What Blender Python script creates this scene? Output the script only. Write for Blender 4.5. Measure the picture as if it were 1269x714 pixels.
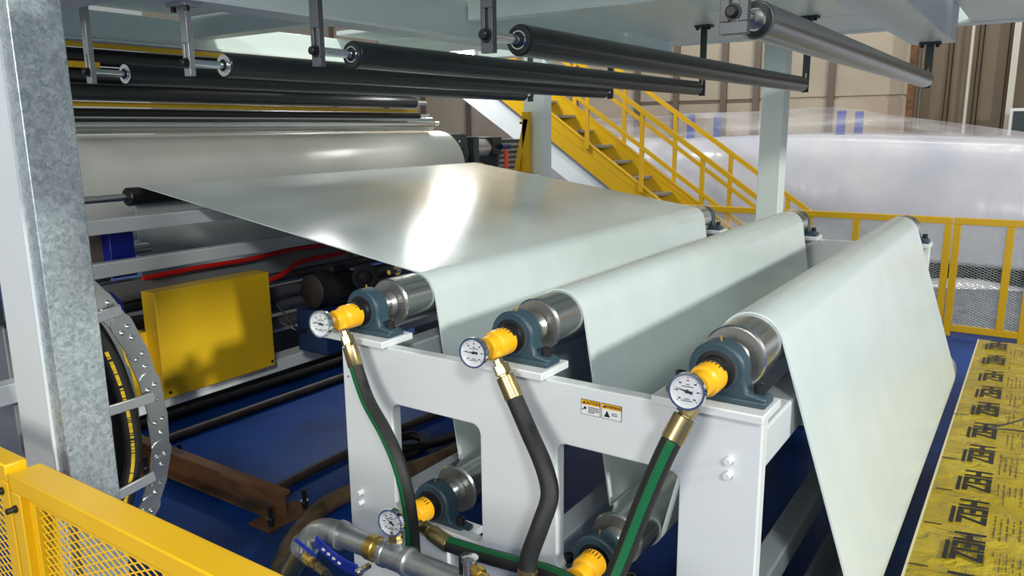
import bpy, math, random
from mathutils import Vector, Matrix
random.seed(7)
S = bpy.context.scene
for o in list(bpy.data.objects): bpy.data.objects.remove(o)
C = S.collection
PI = math.pi

# ------------------------------------------------------------------ camera
F_PX, PITCH, YAW, ROLL = 960.4, 0.2031, 0.5971, -0.0107
fw = Vector((-math.sin(YAW)*math.cos(PITCH), math.cos(YAW)*math.cos(PITCH), -math.sin(PITCH)))
rt0 = Vector((math.cos(YAW), math.sin(YAW), 0)); up0 = rt0.cross(fw)
rt = rt0*math.cos(ROLL) + up0*math.sin(ROLL); up = -rt0*math.sin(ROLL) + up0*math.cos(ROLL)
cd = bpy.data.cameras.new('camera'); cam = bpy.data.objects.new('camera', cd); C.objects.link(cam)
cd.sensor_width = 36.0; cd.sensor_fit = 'HORIZONTAL'; cd.lens = F_PX*36.0/1269.0
cd.clip_start = 0.05; cd.clip_end = 100
cam.matrix_world = Matrix(((rt.x, up.x, -fw.x, 0), (rt.y, up.y, -fw.y, 0), (rt.z, up.z, -fw.z, 1.75), (0, 0, 0, 1)))
S.camera = cam

# ------------------------------------------------------------------ world and light
w = bpy.data.worlds.new('hall_air'); S.world = w; w.use_nodes = True
bg = w.node_tree.nodes['Background']; bg.inputs[0].default_value = (0.94, 1.0, 0.985, 1); bg.inputs[1].default_value = 0.34

def area_light(name, loc, target, size, sizey, power, col=(1, 1, 1)):
    l = bpy.data.lights.new(name, 'AREA'); l.shape = 'RECTANGLE'; l.size = size; l.size_y = sizey
    l.energy = power; l.color = col
    o = bpy.data.objects.new(name, l); C.objects.link(o); o.location = loc
    o.rotation_euler = (Vector(target)-Vector(loc)).to_track_quat('-Z', 'Y').to_euler()
    return o
area_light('high_bay_light', (9.5, 1.2, 5.6), (-1.2, 2.6, 1.0), 0.6, 0.6, 1030, (0.98, 1.0, 0.95))
area_light('high_bay_light', (4.2, -4.6, 5.4), (-1.0, 1.8, 0.9), 0.9, 0.9, 300, (0.94, 0.98, 1.0))
area_light('high_bay_light', (-1.0, 9.0, 7.2), (-1.5, 10.5, 0.5), 2.5, 1.2, 110, (1.0, 0.95, 0.88))
area_light('fill_light', (-0.6, -3.2, 2.5), (-3.0, 2.6, 1.6), 1.4, 1.0, 125, (1.0, 0.98, 0.93))  # added unseen fill from the camera side, lifts the large roll and left column
area_light('high_bay_light', (-6.4, 6.3, 4.4), (-5.0, 7.9, 1.9), 0.6, 0.6, 170, (1.0, 1.0, 0.98))  # added unseen lamp, brightens the white panel under the stairs
vs = S.view_settings
vs.view_transform = 'Standard'; vs.look = 'None'; vs.exposure = 0.0; vs.gamma = 1.0; vs.use_curve_mapping = False

# ------------------------------------------------------------------ materials
MATS = {}
def mat(name, col, rough=0.5, metal=0.0, spec=0.5, noise=None, bump=None, aniso=0, coat=0, **kw):
    m = bpy.data.materials.new(name); m.use_nodes = True; nt = m.node_tree
    b = nt.nodes['Principled BSDF']
    b.inputs['Base Color'].default_value = (*col, 1); b.inputs['Roughness'].default_value = rough
    b.inputs['Metallic'].default_value = metal; b.inputs['Specular IOR Level'].default_value = spec
    b.inputs['Coat Weight'].default_value = coat; b.inputs['Coat Roughness'].default_value = 0.12
    if aniso: b.inputs['Anisotropic'].default_value = aniso
    tc = nt.nodes.new('ShaderNodeTexCoord'); mp = nt.nodes.new('ShaderNodeMapping')
    nt.links.new(tc.outputs['Object'], mp.inputs['Vector'])
    m['_'] = 0
    if noise:                     # (scale, second colour, contrast lo, hi, stretch)
        sc, c2, lo, hi, st = noise
        mp.inputs['Scale'].default_value = st
        n = nt.nodes.new('ShaderNodeTexNoise'); n.inputs['Scale'].default_value = sc; n.inputs['Detail'].default_value = 6
        r = nt.nodes.new('ShaderNodeMapRange'); r.inputs['From Min'].default_value = lo; r.inputs['From Max'].default_value = hi
        mx = nt.nodes.new('ShaderNodeMix'); mx.data_type = 'RGBA'
        mx.inputs['A'].default_value = (*col, 1); mx.inputs['B'].default_value = (*c2, 1)
        nt.links.new(mp.outputs[0], n.inputs['Vector']); nt.links.new(n.outputs['Fac'], r.inputs['Value'])
        nt.links.new(r.outputs[0], mx.inputs['Factor']); nt.links.new(mx.outputs['Result'], b.inputs['Base Color'])
    if bump:                      # (scale, strength, distance, stretch)
        sc, stg, dist, st = bump
        mp2 = nt.nodes.new('ShaderNodeMapping'); mp2.inputs['Scale'].default_value = st
        nt.links.new(tc.outputs['Object'], mp2.inputs['Vector'])
        n2 = nt.nodes.new('ShaderNodeTexNoise'); n2.inputs['Scale'].default_value = sc; n2.inputs['Detail'].default_value = 4
        bp = nt.nodes.new('ShaderNodeBump'); bp.inputs['Strength'].default_value = stg; bp.inputs['Distance'].default_value = dist
        nt.links.new(mp2.outputs[0], n2.inputs['Vector']); nt.links.new(n2.outputs['Fac'], bp.inputs['Height'])
        nt.links.new(bp.outputs[0], b.inputs['Normal'])
    if 'alpha' in kw: b.inputs['Alpha'].default_value = kw['alpha']
    if 'emit' in kw:
        b.inputs['Emission Color'].default_value = (*kw['emit'][0], 1); b.inputs['Emission Strength'].default_value = kw['emit'][1]
    if 'trans' in kw: b.inputs['Transmission Weight'].default_value = kw['trans']
    MATS[name] = m
    return m
U1 = (1, 1, 1)
mat('white_paint', (0.74, 0.77, 0.76), 0.38, noise=(2.2, (0.66, 0.70, 0.70), 0.35, 0.75, U1), bump=(60, 0.06, 0.002, U1))
mat('grey_white', (0.62, 0.66, 0.67), 0.4, noise=(3, (0.54, 0.58, 0.59), 0.35, 0.75, U1))
mat('mint_paint', (0.80, 0.88, 0.83), 0.36, noise=(1.6, (0.74, 0.83, 0.78), 0.35, 0.7, U1))
mat('sheet', (0.66, 0.735, 0.715), 0.22, spec=0.8, noise=(5, (0.60, 0.67, 0.65), 0.3, 0.8, (1, 1, 1)), bump=(24, 0.10, 0.002, (0.35, 9, 0.35)))
mat('roll_cover', (0.80, 0.80, 0.73), 0.26, spec=0.6, noise=(5, (0.74, 0.74, 0.68), 0.3, 0.8, U1))
mat('yellow_paint', (0.86, 0.50, 0.006), 0.33, spec=0.5, noise=(3, (0.78, 0.44, 0.005), 0.4, 0.7, U1))
mat('dull_yellow', (0.72, 0.44, 0.01), 0.4, noise=(3, (0.64, 0.38, 0.008), 0.4, 0.7, U1))
mat('stair_yellow', (0.62, 0.36, 0.006), 0.33)
mat('union_yellow', (0.98, 0.48, 0.008), 0.32, spec=0.6, bump=(70, 0.08, 0.002, U1))
mat('galvanised', (0.42, 0.47, 0.48), 0.42, metal=0.55)
mat('steel', (0.62, 0.63, 0.62), 0.24, metal=1.0, bump=(40, 0.05, 0.001, (1, 30, 1)))
mat('bright_steel', (0.82, 0.83, 0.82), 0.18, metal=1.0)
mat('machined_face', (0.50, 0.49, 0.46), 0.36, metal=0.9, noise=(9, (0.40, 0.38, 0.35), 0.4, 0.7, U1))
mat('anodised', (0.045, 0.048, 0.048), 0.30, metal=0.6, spec=0.5)
mat('grey_roller', (0.26, 0.27, 0.27), 0.28, metal=0.85)  # rightmost idler roller, lighter than the other four
mat('dark_bar', (0.11, 0.115, 0.118), 0.40, metal=0.35)
mat('light_bar', (0.50, 0.51, 0.50), 0.34, metal=0.7)
mat('slate', (0.035, 0.05, 0.055), 0.5)
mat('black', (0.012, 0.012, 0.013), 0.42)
mat('black_metal', (0.02, 0.02, 0.021), 0.35, metal=0.3)
mat('hose_black', (0.014, 0.014, 0.013), 0.62, bump=(260, 0.2, 0.002, U1))
mat('hose_green', (0.0, 0.12, 0.035), 0.55)
mat('brass', (0.42, 0.33, 0.15), 0.30, metal=0.95, noise=(14, (0.33, 0.27, 0.14), 0.4, 0.7, U1))
mat('gold_brass', (0.60, 0.42, 0.10), 0.36, metal=0.9, noise=(14, (0.42, 0.30, 0.09), 0.4, 0.7, U1))
mat('housing_blue', (0.032, 0.066, 0.088), 0.42, bump=(120, 0.12, 0.002, U1))
mat('chrome', (0.80, 0.82, 0.84), 0.10, metal=1.0)
mat('dial', (0.80, 0.82, 0.82), 0.35)
mat('ink', (0.012, 0.012, 0.014), 0.5)
mat('red_ink', (0.5, 0.06, 0.04), 0.5)
mat('rust', (0.20, 0.085, 0.030), 0.7, noise=(9, (0.05, 0.028, 0.016), 0.42, 0.66, (0.4, 1, 1)), bump=(30, 0.3, 0.004, U1))
mat('brown_hose', (0.17, 0.11, 0.055), 0.45, noise=(12, (0.07, 0.045, 0.025), 0.4, 0.65, U1))
mat('floor_tube', (0.05, 0.035, 0.024), 0.5, noise=(8, (0.02, 0.016, 0.013), 0.4, 0.7, U1))
mat('blue_paint', (0.006, 0.012, 0.22), 0.4)
mat('navy_box', (0.006, 0.025, 0.09), 0.4)
mat('red_hose', (0.55, 0.012, 0.008), 0.35)
mat('orange_red', (1.0, 0.07, 0.03), 0.4)
mat('pipe_zinc', (0.46, 0.48, 0.48), 0.36, metal=0.8, noise=(18, (0.34, 0.36, 0.36), 0.42, 0.66, U1), bump=(50, 0.1, 0.002, U1))
mat('valve_blue', (0.01, 0.03, 0.30), 0.35)
mat('beige_wall', (0.52, 0.44, 0.33), 0.5, noise=(1.4, (0.44, 0.37, 0.28), 0.35, 0.7, U1))
mat('bronze_pane', (0.48, 0.38, 0.29), 0.28, spec=0.6, noise=(1.1, (0.60, 0.50, 0.40), 0.4, 0.7, U1))
mat('brown_clad', (0.19, 0.145, 0.095), 0.5, noise=(2.5, (0.15, 0.11, 0.07), 0.35, 0.7, (3, 1, 0.4)))
mat('brown_rib', (0.10, 0.068, 0.04), 0.55)
mat('frame_brown', (0.16, 0.12, 0.09), 0.5)
mat('cream_pipe', (0.62, 0.58, 0.50), 0.4)
mat('wrap_white', (0.66, 0.65, 0.69), 0.25, spec=0.6, noise=(1.2, (0.50, 0.51, 0.59), 0.35, 0.7, U1), bump=(3, 0.35, 0.05, (1, 1, 0.4)))
mat('post_blue', (0.02, 0.06, 0.36), 0.4)
mat('tarp_grey', (0.16, 0.18, 0.21), 0.5, noise=(5, (0.10, 0.115, 0.14), 0.4, 0.65, U1), bump=(8, 0.5, 0.03, U1))
mat('silver_foil', (0.70, 0.70, 0.72), 0.25, metal=0.4, bump=(14, 0.6, 0.03, U1))
mat('gold_film', (0.42, 0.295, 0.005), 0.19, spec=0.7, noise=(4, (0.56, 0.43, 0.02), 0.45, 0.75, U1))
mat('pale_edge', (0.72, 0.66, 0.40), 0.35)
mat('label_white', (0.80, 0.80, 0.78), 0.4)
mat('label_orange', (0.85, 0.42, 0.01), 0.4)
mat('hose_print', (0.75, 0.50, 0.02), 0.5)
mat('lamp_glow', (1, 1, 1), 0.4, emit=((1.0, 0.99, 0.96), 23.0))
mat('tray_grey', (0.24, 0.25, 0.25), 0.45, metal=0.3)

def nodes_of(n): m = MATS[n]; return m.node_tree, m.node_tree.nodes['Principled BSDF']
# galvanised spangle
nt, b = nodes_of('galvanised'); tc = nt.nodes.new('ShaderNodeTexCoord')
nz = nt.nodes.new('ShaderNodeTexNoise'); nz.inputs['Scale'].default_value = 60; nz.inputs['Detail'].default_value = 2; nz.inputs['Distortion'].default_value = 1.5
nt.links.new(tc.outputs['Object'], nz.inputs['Vector'])
vo = nt.nodes.new('ShaderNodeTexVoronoi'); vo.inputs['Scale'].default_value = 75; nt.links.new(tc.outputs['Object'], vo.inputs['Vector'])
ad = nt.nodes.new('ShaderNodeMath'); ad.operation = 'ADD'; nt.links.new(nz.outputs['Fac'], ad.inputs[0])
mu = nt.nodes.new('ShaderNodeMath'); mu.operation = 'MULTIPLY'; mu.inputs[1].default_value = 0.30; nt.links.new(vo.outputs['Color'], mu.inputs[0]); nt.links.new(mu.outputs[0], ad.inputs[1])
cr = nt.nodes.new('ShaderNodeValToRGB'); cr.color_ramp.elements[0].position = 0.42; cr.color_ramp.elements[1].position = 0.92
cr.color_ramp.elements[0].color = (0.31, 0.36, 0.37, 1); cr.color_ramp.elements[1].color = (0.60, 0.66, 0.66, 1)
nt.links.new(ad.outputs[0], cr.inputs[0]); nt.links.new(cr.outputs[0], b.inputs['Base Color'])
# yellow film: fine weave and crumples
nt, b = nodes_of('gold_film'); tc = nt.nodes.new('ShaderNodeTexCoord')
n1 = nt.nodes.new('ShaderNodeTexNoise'); n1.inputs['Scale'].default_value = 7; n1.inputs['Detail'].default_value = 5; n1.inputs['Distortion'].default_value = 1.2
n2 = nt.nodes.new('ShaderNodeTexNoise'); n2.inputs['Scale'].default_value = 120
m2 = nt.nodes.new('ShaderNodeMath'); m2.operation = 'MULTIPLY_ADD'; m2.inputs[1].default_value = 0.08
nt.links.new(tc.outputs['Object'], n1.inputs['Vector']); nt.links.new(tc.outputs['Object'], n2.inputs['Vector'])
nt.links.new(n2.outputs['Fac'], m2.inputs[0]); nt.links.new(n1.outputs['Fac'], m2.inputs[2])
bp = nt.nodes.new('ShaderNodeBump'); bp.inputs['Strength'].default_value = 0.85; bp.inputs['Distance'].default_value = 0.045
nt.links.new(m2.outputs[0], bp.inputs['Height']); nt.links.new(bp.outputs[0], b.inputs['Normal'])
# floor: blue epoxy inside the fence, grey concrete past it
m = bpy.data.materials.new('floor_epoxy'); m.use_nodes = True; MATS['floor_epoxy'] = m; nt = m.node_tree; b = nt.nodes['Principled BSDF']
tc = nt.nodes.new('ShaderNodeTexCoord'); sx = nt.nodes.new('ShaderNodeSeparateXYZ'); nt.links.new(tc.outputs['Object'], sx.inputs[0])
n1 = nt.nodes.new('ShaderNodeTexNoise'); n1.inputs['Scale'].default_value = 1.7; n1.inputs['Detail'].default_value = 8; n1.inputs['Roughness'].default_value = 0.62
nt.links.new(tc.outputs['Object'], n1.inputs['Vector'])
cr = nt.nodes.new('ShaderNodeValToRGB'); e = cr.color_ramp.elements
e[0].position = 0.36; e[0].color = (0.003, 0.034, 0.17, 1); e[1].position = 0.56; e[1].color = (0.005, 0.055, 0.27, 1)
k = cr.color_ramp.elements.new(0.68); k.color = (0.026, 0.060, 0.15, 1)
nt.links.new(n1.outputs['Fac'], cr.inputs[0])
gt = nt.nodes.new('ShaderNodeMath'); gt.operation = 'GREATER_THAN'; gt.inputs[1].default_value = 8.4; nt.links.new(sx.outputs['Y'], gt.inputs[0])
mx = nt.nodes.new('ShaderNodeMix'); mx.data_type = 'RGBA'; mx.inputs['B'].default_value = (0.17, 0.19, 0.22, 1)
nt.links.new(gt.outputs[0], mx.inputs['Factor']); nt.links.new(cr.outputs[0], mx.inputs['A']); nt.links.new(mx.outputs['Result'], b.inputs['Base Color'])
b.inputs['Roughness'].default_value = 0.40; b.inputs['Specular IOR Level'].default_value = 0.14
bp = nt.nodes.new('ShaderNodeBump'); bp.inputs['Strength'].default_value = 0.12; bp.inputs['Distance'].default_value = 0.01
nt.links.new(n1.outputs['Fac'], bp.inputs['Height']); nt.links.new(bp.outputs[0], b.inputs['Normal'])
# clear wrinkled film
m = bpy.data.materials.new('clear_film'); m.use_nodes = True; MATS['clear_film'] = m; nt = m.node_tree
for n in list(nt.nodes): nt.nodes.remove(n)
out = nt.nodes.new('ShaderNodeOutputMaterial'); tr = nt.nodes.new('ShaderNodeBsdfTransparent'); gl = nt.nodes.new('ShaderNodeBsdfPrincipled')
gl.inputs['Base Color'].default_value = (0.80, 0.78, 0.78, 1); gl.inputs['Roughness'].default_value = 0.18; gl.inputs['Specular IOR Level'].default_value = 0.8
tr.inputs[0].default_value = (0.93, 0.93, 0.95, 1)
tc = nt.nodes.new('ShaderNodeTexCoord'); n1 = nt.nodes.new('ShaderNodeTexNoise'); n1.inputs['Scale'].default_value = 3; n1.inputs['Detail'].default_value = 5; n1.inputs['Distortion'].default_value = 0.5
mpf = nt.nodes.new('ShaderNodeMapping'); mpf.inputs['Scale'].default_value = (0.35, 1, 2.2); mpf.inputs['Rotation'].default_value = (0, 0.12, 0); nt.links.new(tc.outputs['Object'], mpf.inputs['Vector']); nt.links.new(mpf.outputs[0], n1.inputs['Vector'])
bp = nt.nodes.new('ShaderNodeBump'); bp.inputs['Strength'].default_value = 0.8; bp.inputs['Distance'].default_value = 0.06
nt.links.new(n1.outputs['Fac'], bp.inputs['Height']); nt.links.new(bp.outputs[0], gl.inputs['Normal'])
mr = nt.nodes.new('ShaderNodeMapRange'); mr.inputs['From Min'].default_value = 0.35; mr.inputs['From Max'].default_value = 0.7; mr.inputs['To Min'].default_value = 0.12; mr.inputs['To Max'].default_value = 0.42
nt.links.new(n1.outputs['Fac'], mr.inputs['Value'])
mx = nt.nodes.new('ShaderNodeMixShader'); nt.links.new(mr.outputs[0], mx.inputs[0]); nt.links.new(tr.outputs[0], mx.inputs[1]); nt.links.new(gl.outputs[0], mx.inputs[2]); nt.links.new(mx.outputs[0], out.inputs[0])
# gauge glass
m = bpy.data.materials.new('gauge_glass'); m.use_nodes = True; MATS['gauge_glass'] = m; nt = m.node_tree
for n in list(nt.nodes): nt.nodes.remove(n)
out = nt.nodes.new('ShaderNodeOutputMaterial'); tr = nt.nodes.new('ShaderNodeBsdfTransparent'); gl = nt.nodes.new('ShaderNodeBsdfGlossy'); gl.inputs['Roughness'].default_value = 0.05
mx = nt.nodes.new('ShaderNodeMixShader'); mx.inputs[0].default_value = 0.06
nt.links.new(tr.outputs[0], mx.inputs[1]); nt.links.new(gl.outputs[0], mx.inputs[2]); nt.links.new(mx.outputs[0], out.inputs[0])

# ------------------------------------------------------------------ mesh helpers
def wloc(o):
    v = Vector((0, 0, 0))
    while o is not None: v = v + o.location; o = o.parent
    return v
def frame_of(d):
    d = Vector(d).normalized(); a = Vector((0, 0, 1)) if abs(d.z) < 0.9 else Vector((1, 0, 0))
    u = d.cross(a).normalized(); return d, u, u.cross(d).normalized()
class B:
    def __init__(s): s.v = []; s.f = []
    def add(s, vs_, fs): k = len(s.v); s.v += [tuple(p) for p in vs_]; s.f += [tuple(i+k for i in f) for f in fs]; return s
    def box(s, x0, x1, y0, y1, z0, z1):
        return s.add([(x0,y0,z0),(x1,y0,z0),(x1,y1,z0),(x0,y1,z0),(x0,y0,z1),(x1,y0,z1),(x1,y1,z1),(x0,y1,z1)],
                     [(0,3,2,1),(4,5,6,7),(0,1,5,4),(1,2,6,5),(2,3,7,6),(3,0,4,7)])
    def beam(s, p0, p1, wd, ht, upv=(0, 0, 1)):
        p0 = Vector(p0); p1 = Vector(p1); d = (p1-p0).normalized(); upv = Vector(upv)
        u = d.cross(upv).normalized(); v = u.cross(d).normalized(); vs_ = []
        for p in (p0, p1):
            for a, c in ((-1,-1),(1,-1),(1,1),(-1,1)): vs_.append(p + u*a*wd/2 + v*c*ht/2)
        return s.add(vs_, [(0,3,2,1),(4,5,6,7),(0,1,5,4),(1,2,6,5),(2,3,7,6),(3,0,4,7)])
    def lathe(s, p, d, prof, n=32, close=True):      # prof: (distance along d, radius)
        p = Vector(p); d, u, v = frame_of(d); vs_ = []; fs = []
        for t, r in prof:
            for i in range(n):
                a = 2*PI*i/n; vs_.append(p + d*t + (u*math.cos(a)+v*math.sin(a))*r)
        m_ = len(prof)
        for j in range(m_-1):
            for i in range(n):
                i2 = (i+1) % n; fs.append((j*n+i, j*n+i2, (j+1)*n+i2, (j+1)*n+i))
        if close:
            fs.append(tuple(range(n-1, -1, -1))); fs.append(tuple((m_-1)*n+i for i in range(n)))
        return s.add(vs_, fs)
    def ring(s, p, d, ro, ri, h, n=32):              # annular ring
        p = Vector(p); d, u, v = frame_of(d); vs_ = []; fs = []
        for t, r in ((0, ri), (0, ro), (h, ro), (h, ri)):
            for i in range(n):
                a = 2*PI*i/n; vs_.append(p + d*t + (u*math.cos(a)+v*math.sin(a))*r)
        for j in range(4):
            for i in range(n):
                i2 = (i+1) % n; j2 = (j+1) % 4; fs.append((j*n+i, j*n+i2, j2*n+i2, j2*n+i))
        return s.add(vs_, fs)
    def cyl(s, p0, p1, r, n=24, r1=None):
        d = Vector(p1)-Vector(p0); return s.lathe(p0, d, [(0, r), (d.length, r if r1 is None else r1)], n)
    def tube(s, pts, r, n=12, smooth=0, rr=None):
        pts = spline(pts, smooth) if smooth else [Vector(p) for p in pts]
        m_ = len(pts); vs_ = []; fs = []; u = None
        for j, p in enumerate(pts):
            d = (pts[min(j+1, m_-1)]-pts[max(j-1, 0)]).normalized()
            if u is None: _, u, _ = frame_of(d)
            u = (u - d*u.dot(d)).normalized(); v = d.cross(u)
            for i in range(n):
                a = 2*PI*i/n; vs_.append(p + (u*math.cos(a)+v*math.sin(a))*(r if rr is None else rr(j/(m_-1))))
        for j in range(m_-1):
            for i in range(n):
                i2 = (i+1) % n; fs.append((j*n+i, j*n+i2, (j+1)*n+i2, (j+1)*n+i))
        fs.append(tuple(range(n-1, -1, -1))); fs.append(tuple((m_-1)*n+i for i in range(n)))
        return s.add(vs_, fs)
    def prism(s, poly, axis, a0, a1):                # poly in the two other axes, extruded along axis
        n = len(poly)
        def pt(q, a):
            return {'y': (q[0], a, q[1]), 'x': (a, q[0], q[1]), 'z': (q[0], q[1], a)}[axis]
        vs_ = [pt(q, a0) for q in poly] + [pt(q, a1) for q in poly]
        fs = [tuple(range(n)), tuple(range(2*n-1, n-1, -1))]
        for i in range(n): fs.append((i, (i+1) % n, n+(i+1) % n, n+i))
        return s.add(vs_, fs)
    def build(s, name, material, parent=None, kind=None, label=None, bevel=0, angle=35):
        off = wloc(parent) if parent is not None else Vector((0, 0, 0))
        if parent is None:
            xs = [p[0] for p in s.v]; ys = [p[1] for p in s.v]; zs = [p[2] for p in s.v]
            off = Vector(((min(xs)+max(xs))/2, (min(ys)+max(ys))/2, min(zs)))
        me = bpy.data.meshes.new(name)
        me.from_pydata([(p[0]-off.x, p[1]-off.y, p[2]-off.z) for p in s.v], [], s.f); me.validate()
        import bmesh
        bm = bmesh.new(); bm.from_mesh(me); bmesh.ops.recalc_face_normals(bm, faces=bm.faces); bm.to_mesh(me); bm.free()
        me.materials.append(MATS[material])
        me.polygons.foreach_set('use_smooth', [True]*len(me.polygons)); me.set_sharp_from_angle(angle=math.radians(angle))
        o = bpy.data.objects.new(name, me); C.objects.link(o)
        if parent is not None: o.parent = parent
        else: o.location = off
        if kind: o['kind'] = kind
        if label: o['label'] = label
        if bevel:
            md = o.modifiers.new('bevel', 'BEVEL'); md.width = bevel; md.segments = 2; md.limit_method = 'ANGLE'; md.angle_limit = math.radians(40)
        return o
def spline(pts, k=8):
    P_ = [Vector(p) for p in pts]; out = []
    for i in range(len(P_)-1):
        p0 = P_[max(i-1, 0)]; p1 = P_[i]; p2 = P_[i+1]; p3 = P_[min(i+2, len(P_)-1)]
        for j in range(k):
            t = j/k
            out.append(0.5*((2*p1)+(p2-p0)*t+(2*p0-5*p1+4*p2-p3)*t*t+(3*p1-p0-3*p2+p3)*t*t*t))
    out.append(P_[-1]); return out
def thing(name, label, cat, loc, group=None):
    o = bpy.data.objects.new(name, None); C.objects.link(o); o.location = loc; o.empty_display_size = 0.05
    o['label'] = label; o['category'] = cat
    if group: o['group'] = group
    return o
def tag(o, label, cat, group=None):
    o['label'] = label; o['category'] = cat
    if group: o['group'] = group
    return o
def copy_tree(root, delta, label=None, group=None):
    r = root.copy(); C.objects.link(r); r.location = root.location + Vector(delta)
    if label: r['label'] = label
    if group: r['group'] = group
    for ch in list(root.children):
        c = ch.copy(); C.objects.link(c); c.parent = r
        for g in list(ch.children):
            d = g.copy(); C.objects.link(d); d.parent = c
    return r
def text_mesh(name, body, size, mtx, material, parent, shear=0.0, ext=0.0006, bold=0.0):
    cu = bpy.data.curves.new(name, 'FONT'); cu.body = body; cu.size = size; cu.shear = shear; cu.extrude = ext; cu.align_x = 'CENTER'; cu.align_y = 'CENTER'; cu.offset = bold
    t = bpy.data.objects.new(name, cu); C.objects.link(t); bpy.context.view_layer.update()
    me = bpy.data.meshes.new_from_object(t.evaluated_get(bpy.context.evaluated_depsgraph_get()))
    bpy.data.objects.remove(t); me.transform(mtx); me.transform(Matrix.Translation(-wloc(parent)))
    me.materials.clear(); me.materials.append(MATS[material])
    o = bpy.data.objects.new(name, me); C.objects.link(o); o.parent = parent; return o
def struct(o): o['kind'] = 'structure'; return o

# ------------------------------------------------------------------ setting
struct(B().box(-22, 8, -6, 13.5, -0.1, 0).build('floor', 'floor_epoxy'))
wb = struct(B().box(-22, 8, 13.5, 13.7, 0, 7.5).build('wall_back', 'beige_wall'))
# tall framed panes of the back wall, left to centre
xs = [-14.2, -12.55, -11.45, -10.2, -9.0, -7.6, -6.3, -5.55, -4.68, -4.12, -2.93, -1.72]
for i in range(len(xs)-1):
    a, c = xs[i]+0.05, xs[i+1]-0.05
    B().box(a, c, 13.46, 13.5, 0.2, 2.15 if i > 5 else 4.6).build('panel', 'bronze_pane' if i < 6 else ('beige_wall' if i % 2 else 'bronze_pane'), wb)
    if i > 5: B().box(a, c, 13.46, 13.5, 2.2, 4.8).build('panel', 'beige_wall', wb)
for x in xs: B().box(x-0.05, x+0.05, 13.40, 13.5, 0, 5.2).build('mullion', 'frame_brown', wb)
B().box(-6.3, -4.12, 13.45, 13.5, 2.14, 2.19).build('transom', 'frame_brown', wb)
# brown ribbed cladding on the right
x = -1.62
while x < 5.0:
    B().box(x, x+0.30, 13.42, 13.5, 0, 5.6).build('cladding_panel', 'brown_clad', wb)
    B().prism([(x+0.30, 13.5), (x+0.315, 13.36), (x+0.355, 13.36), (x+0.37, 13.5)], 'z', 0, 5.6).build('rib', 'brown_rib', wb)
    x += 0.37
tag(B().cyl((-1.02, 13.28, 0), (-1.02, 13.28, 5.4), 0.022).build('wall_conduit', 'cream_pipe'), 'thin cream conduit running up brown ribbed wall', 'conduit')
tag(B().box(-0.52, -0.44, 13.2, 13.3, 0, 5.4).build('wall_post', 'cream_pipe'), 'wide cream post against the brown ribbed wall at right', 'post')
tag(B().beam((-1.74, 13.2, 0), (-1.74, 13.2, 5), 0.10, 0.10, (1, 0, 0)).build('steel_post', 'rust'), 'rusty steel post between beige panels and brown ribbed wall', 'post')
nb = thing('notice_board', 'small dark notice board with pale frame at right edge', 'board', (-0.28, 12.9, 1.4))
B().box(-0.45, 0.7, 12.9, 12.94, 1.45, 1.95).build('board_frame', 'label_white', nb); B().box(-0.41, 0.66, 12.885, 12.9, 1.49, 1.91).build('board_face', 'slate', nb)

# ------------------------------------------------------------------ overhead platform
pl = thing('overhead_platform', 'pale mint steel platform with beams over the rolls', 'platform', (-1.9, 3.2, 2.12))
def slab(name, m, *a, bevel=0.004): return B().box(*a).build(name, m, pl, bevel=bevel)
for (a, c, y0, y1) in ((-2.09, -1.36, 1.0, 2.75), (-1.35, -0.58, 1.0, 2.75), (-2.09, -1.36, 2.85, 4.28), (-1.35, -0.58, 2.85, 4.28), (-0.40, 0.6, 1.0, 5.0), (-3.45, -2.22, 0.9, 2.35), (-3.45, -2.22, 3.3, 3.65)):
    slab('deck_plate', 'mint_paint', a, c, y0, y1, 2.285, 2.31)
slab('deck_plate', 'mint_paint', -2.09, -0.58, 4.30, 4.98, 2.285, 2.31)
slab('cross_beam', 'mint_paint', -2.09, -0.58, 2.76, 2.84, 2.20, 2.30)
def ybeam(x0, x1, z0, z1, y0, y1, m='mint_paint'):
    b_ = slab('long_beam', m, x0, x1, y0, y1, z0, z1)
    B().box(x0-0.02, x1+0.02, y0, y1-0.001, z0-0.012, z0).build('beam_flange', m, b_, bevel=0.002); return b_
ybeam(-2.20, -2.10, 2.135, 2.33, 0.6, 5.0)
eb = ybeam(-0.565, -0.425, 2.135, 2.5, 0.9, 4.30, 'white_paint')
B().box(-0.575, -0.400, 4.06, 4.34, 2.125, 2.5).build('end_block', 'white_paint', eb, bevel=0.004)
ybeam(-3.62, -3.46, 2.15, 2.27, 0.9, 5.0)
slab('edge_beam', 'mint_paint', -3.7, 1.5, 5.0, 5.14, 2.28, 2.7)
slab('cross_beam', 'white_paint', -3.46, -2.20, 1.18, 1.31, 2.12, 2.28)
slab('cross_beam', 'mint_paint', -3.46, -2.20, 2.36, 2.46, 2.19, 2.29)
slab('cross_beam', 'mint_paint', -3.46, -2.20, 3.66, 3.76, 2.19, 2.29)
# columns
tag(B().box(-1.50, -1.36, 5.0, 5.13, 0, 2.28).build('platform_column', 'mint_paint', bevel=0.006), 'pale mint square column carrying platform behind the rolls', 'column')
tag(B().box(-3.29, -3.115, 5.02, 5.14, 0, 2.28).build('platform_column', 'mint_paint', bevel=0.006), 'pale column beside the yellow prop at the foot of stairs', 'column')
tag(B().box(-2.50, -2.245, 0.99, 1.125, 0, 2.1).build('machine_column', 'white_paint', bevel=0.035), 'wide white rounded column at left behind galvanised duct', 'column')

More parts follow.
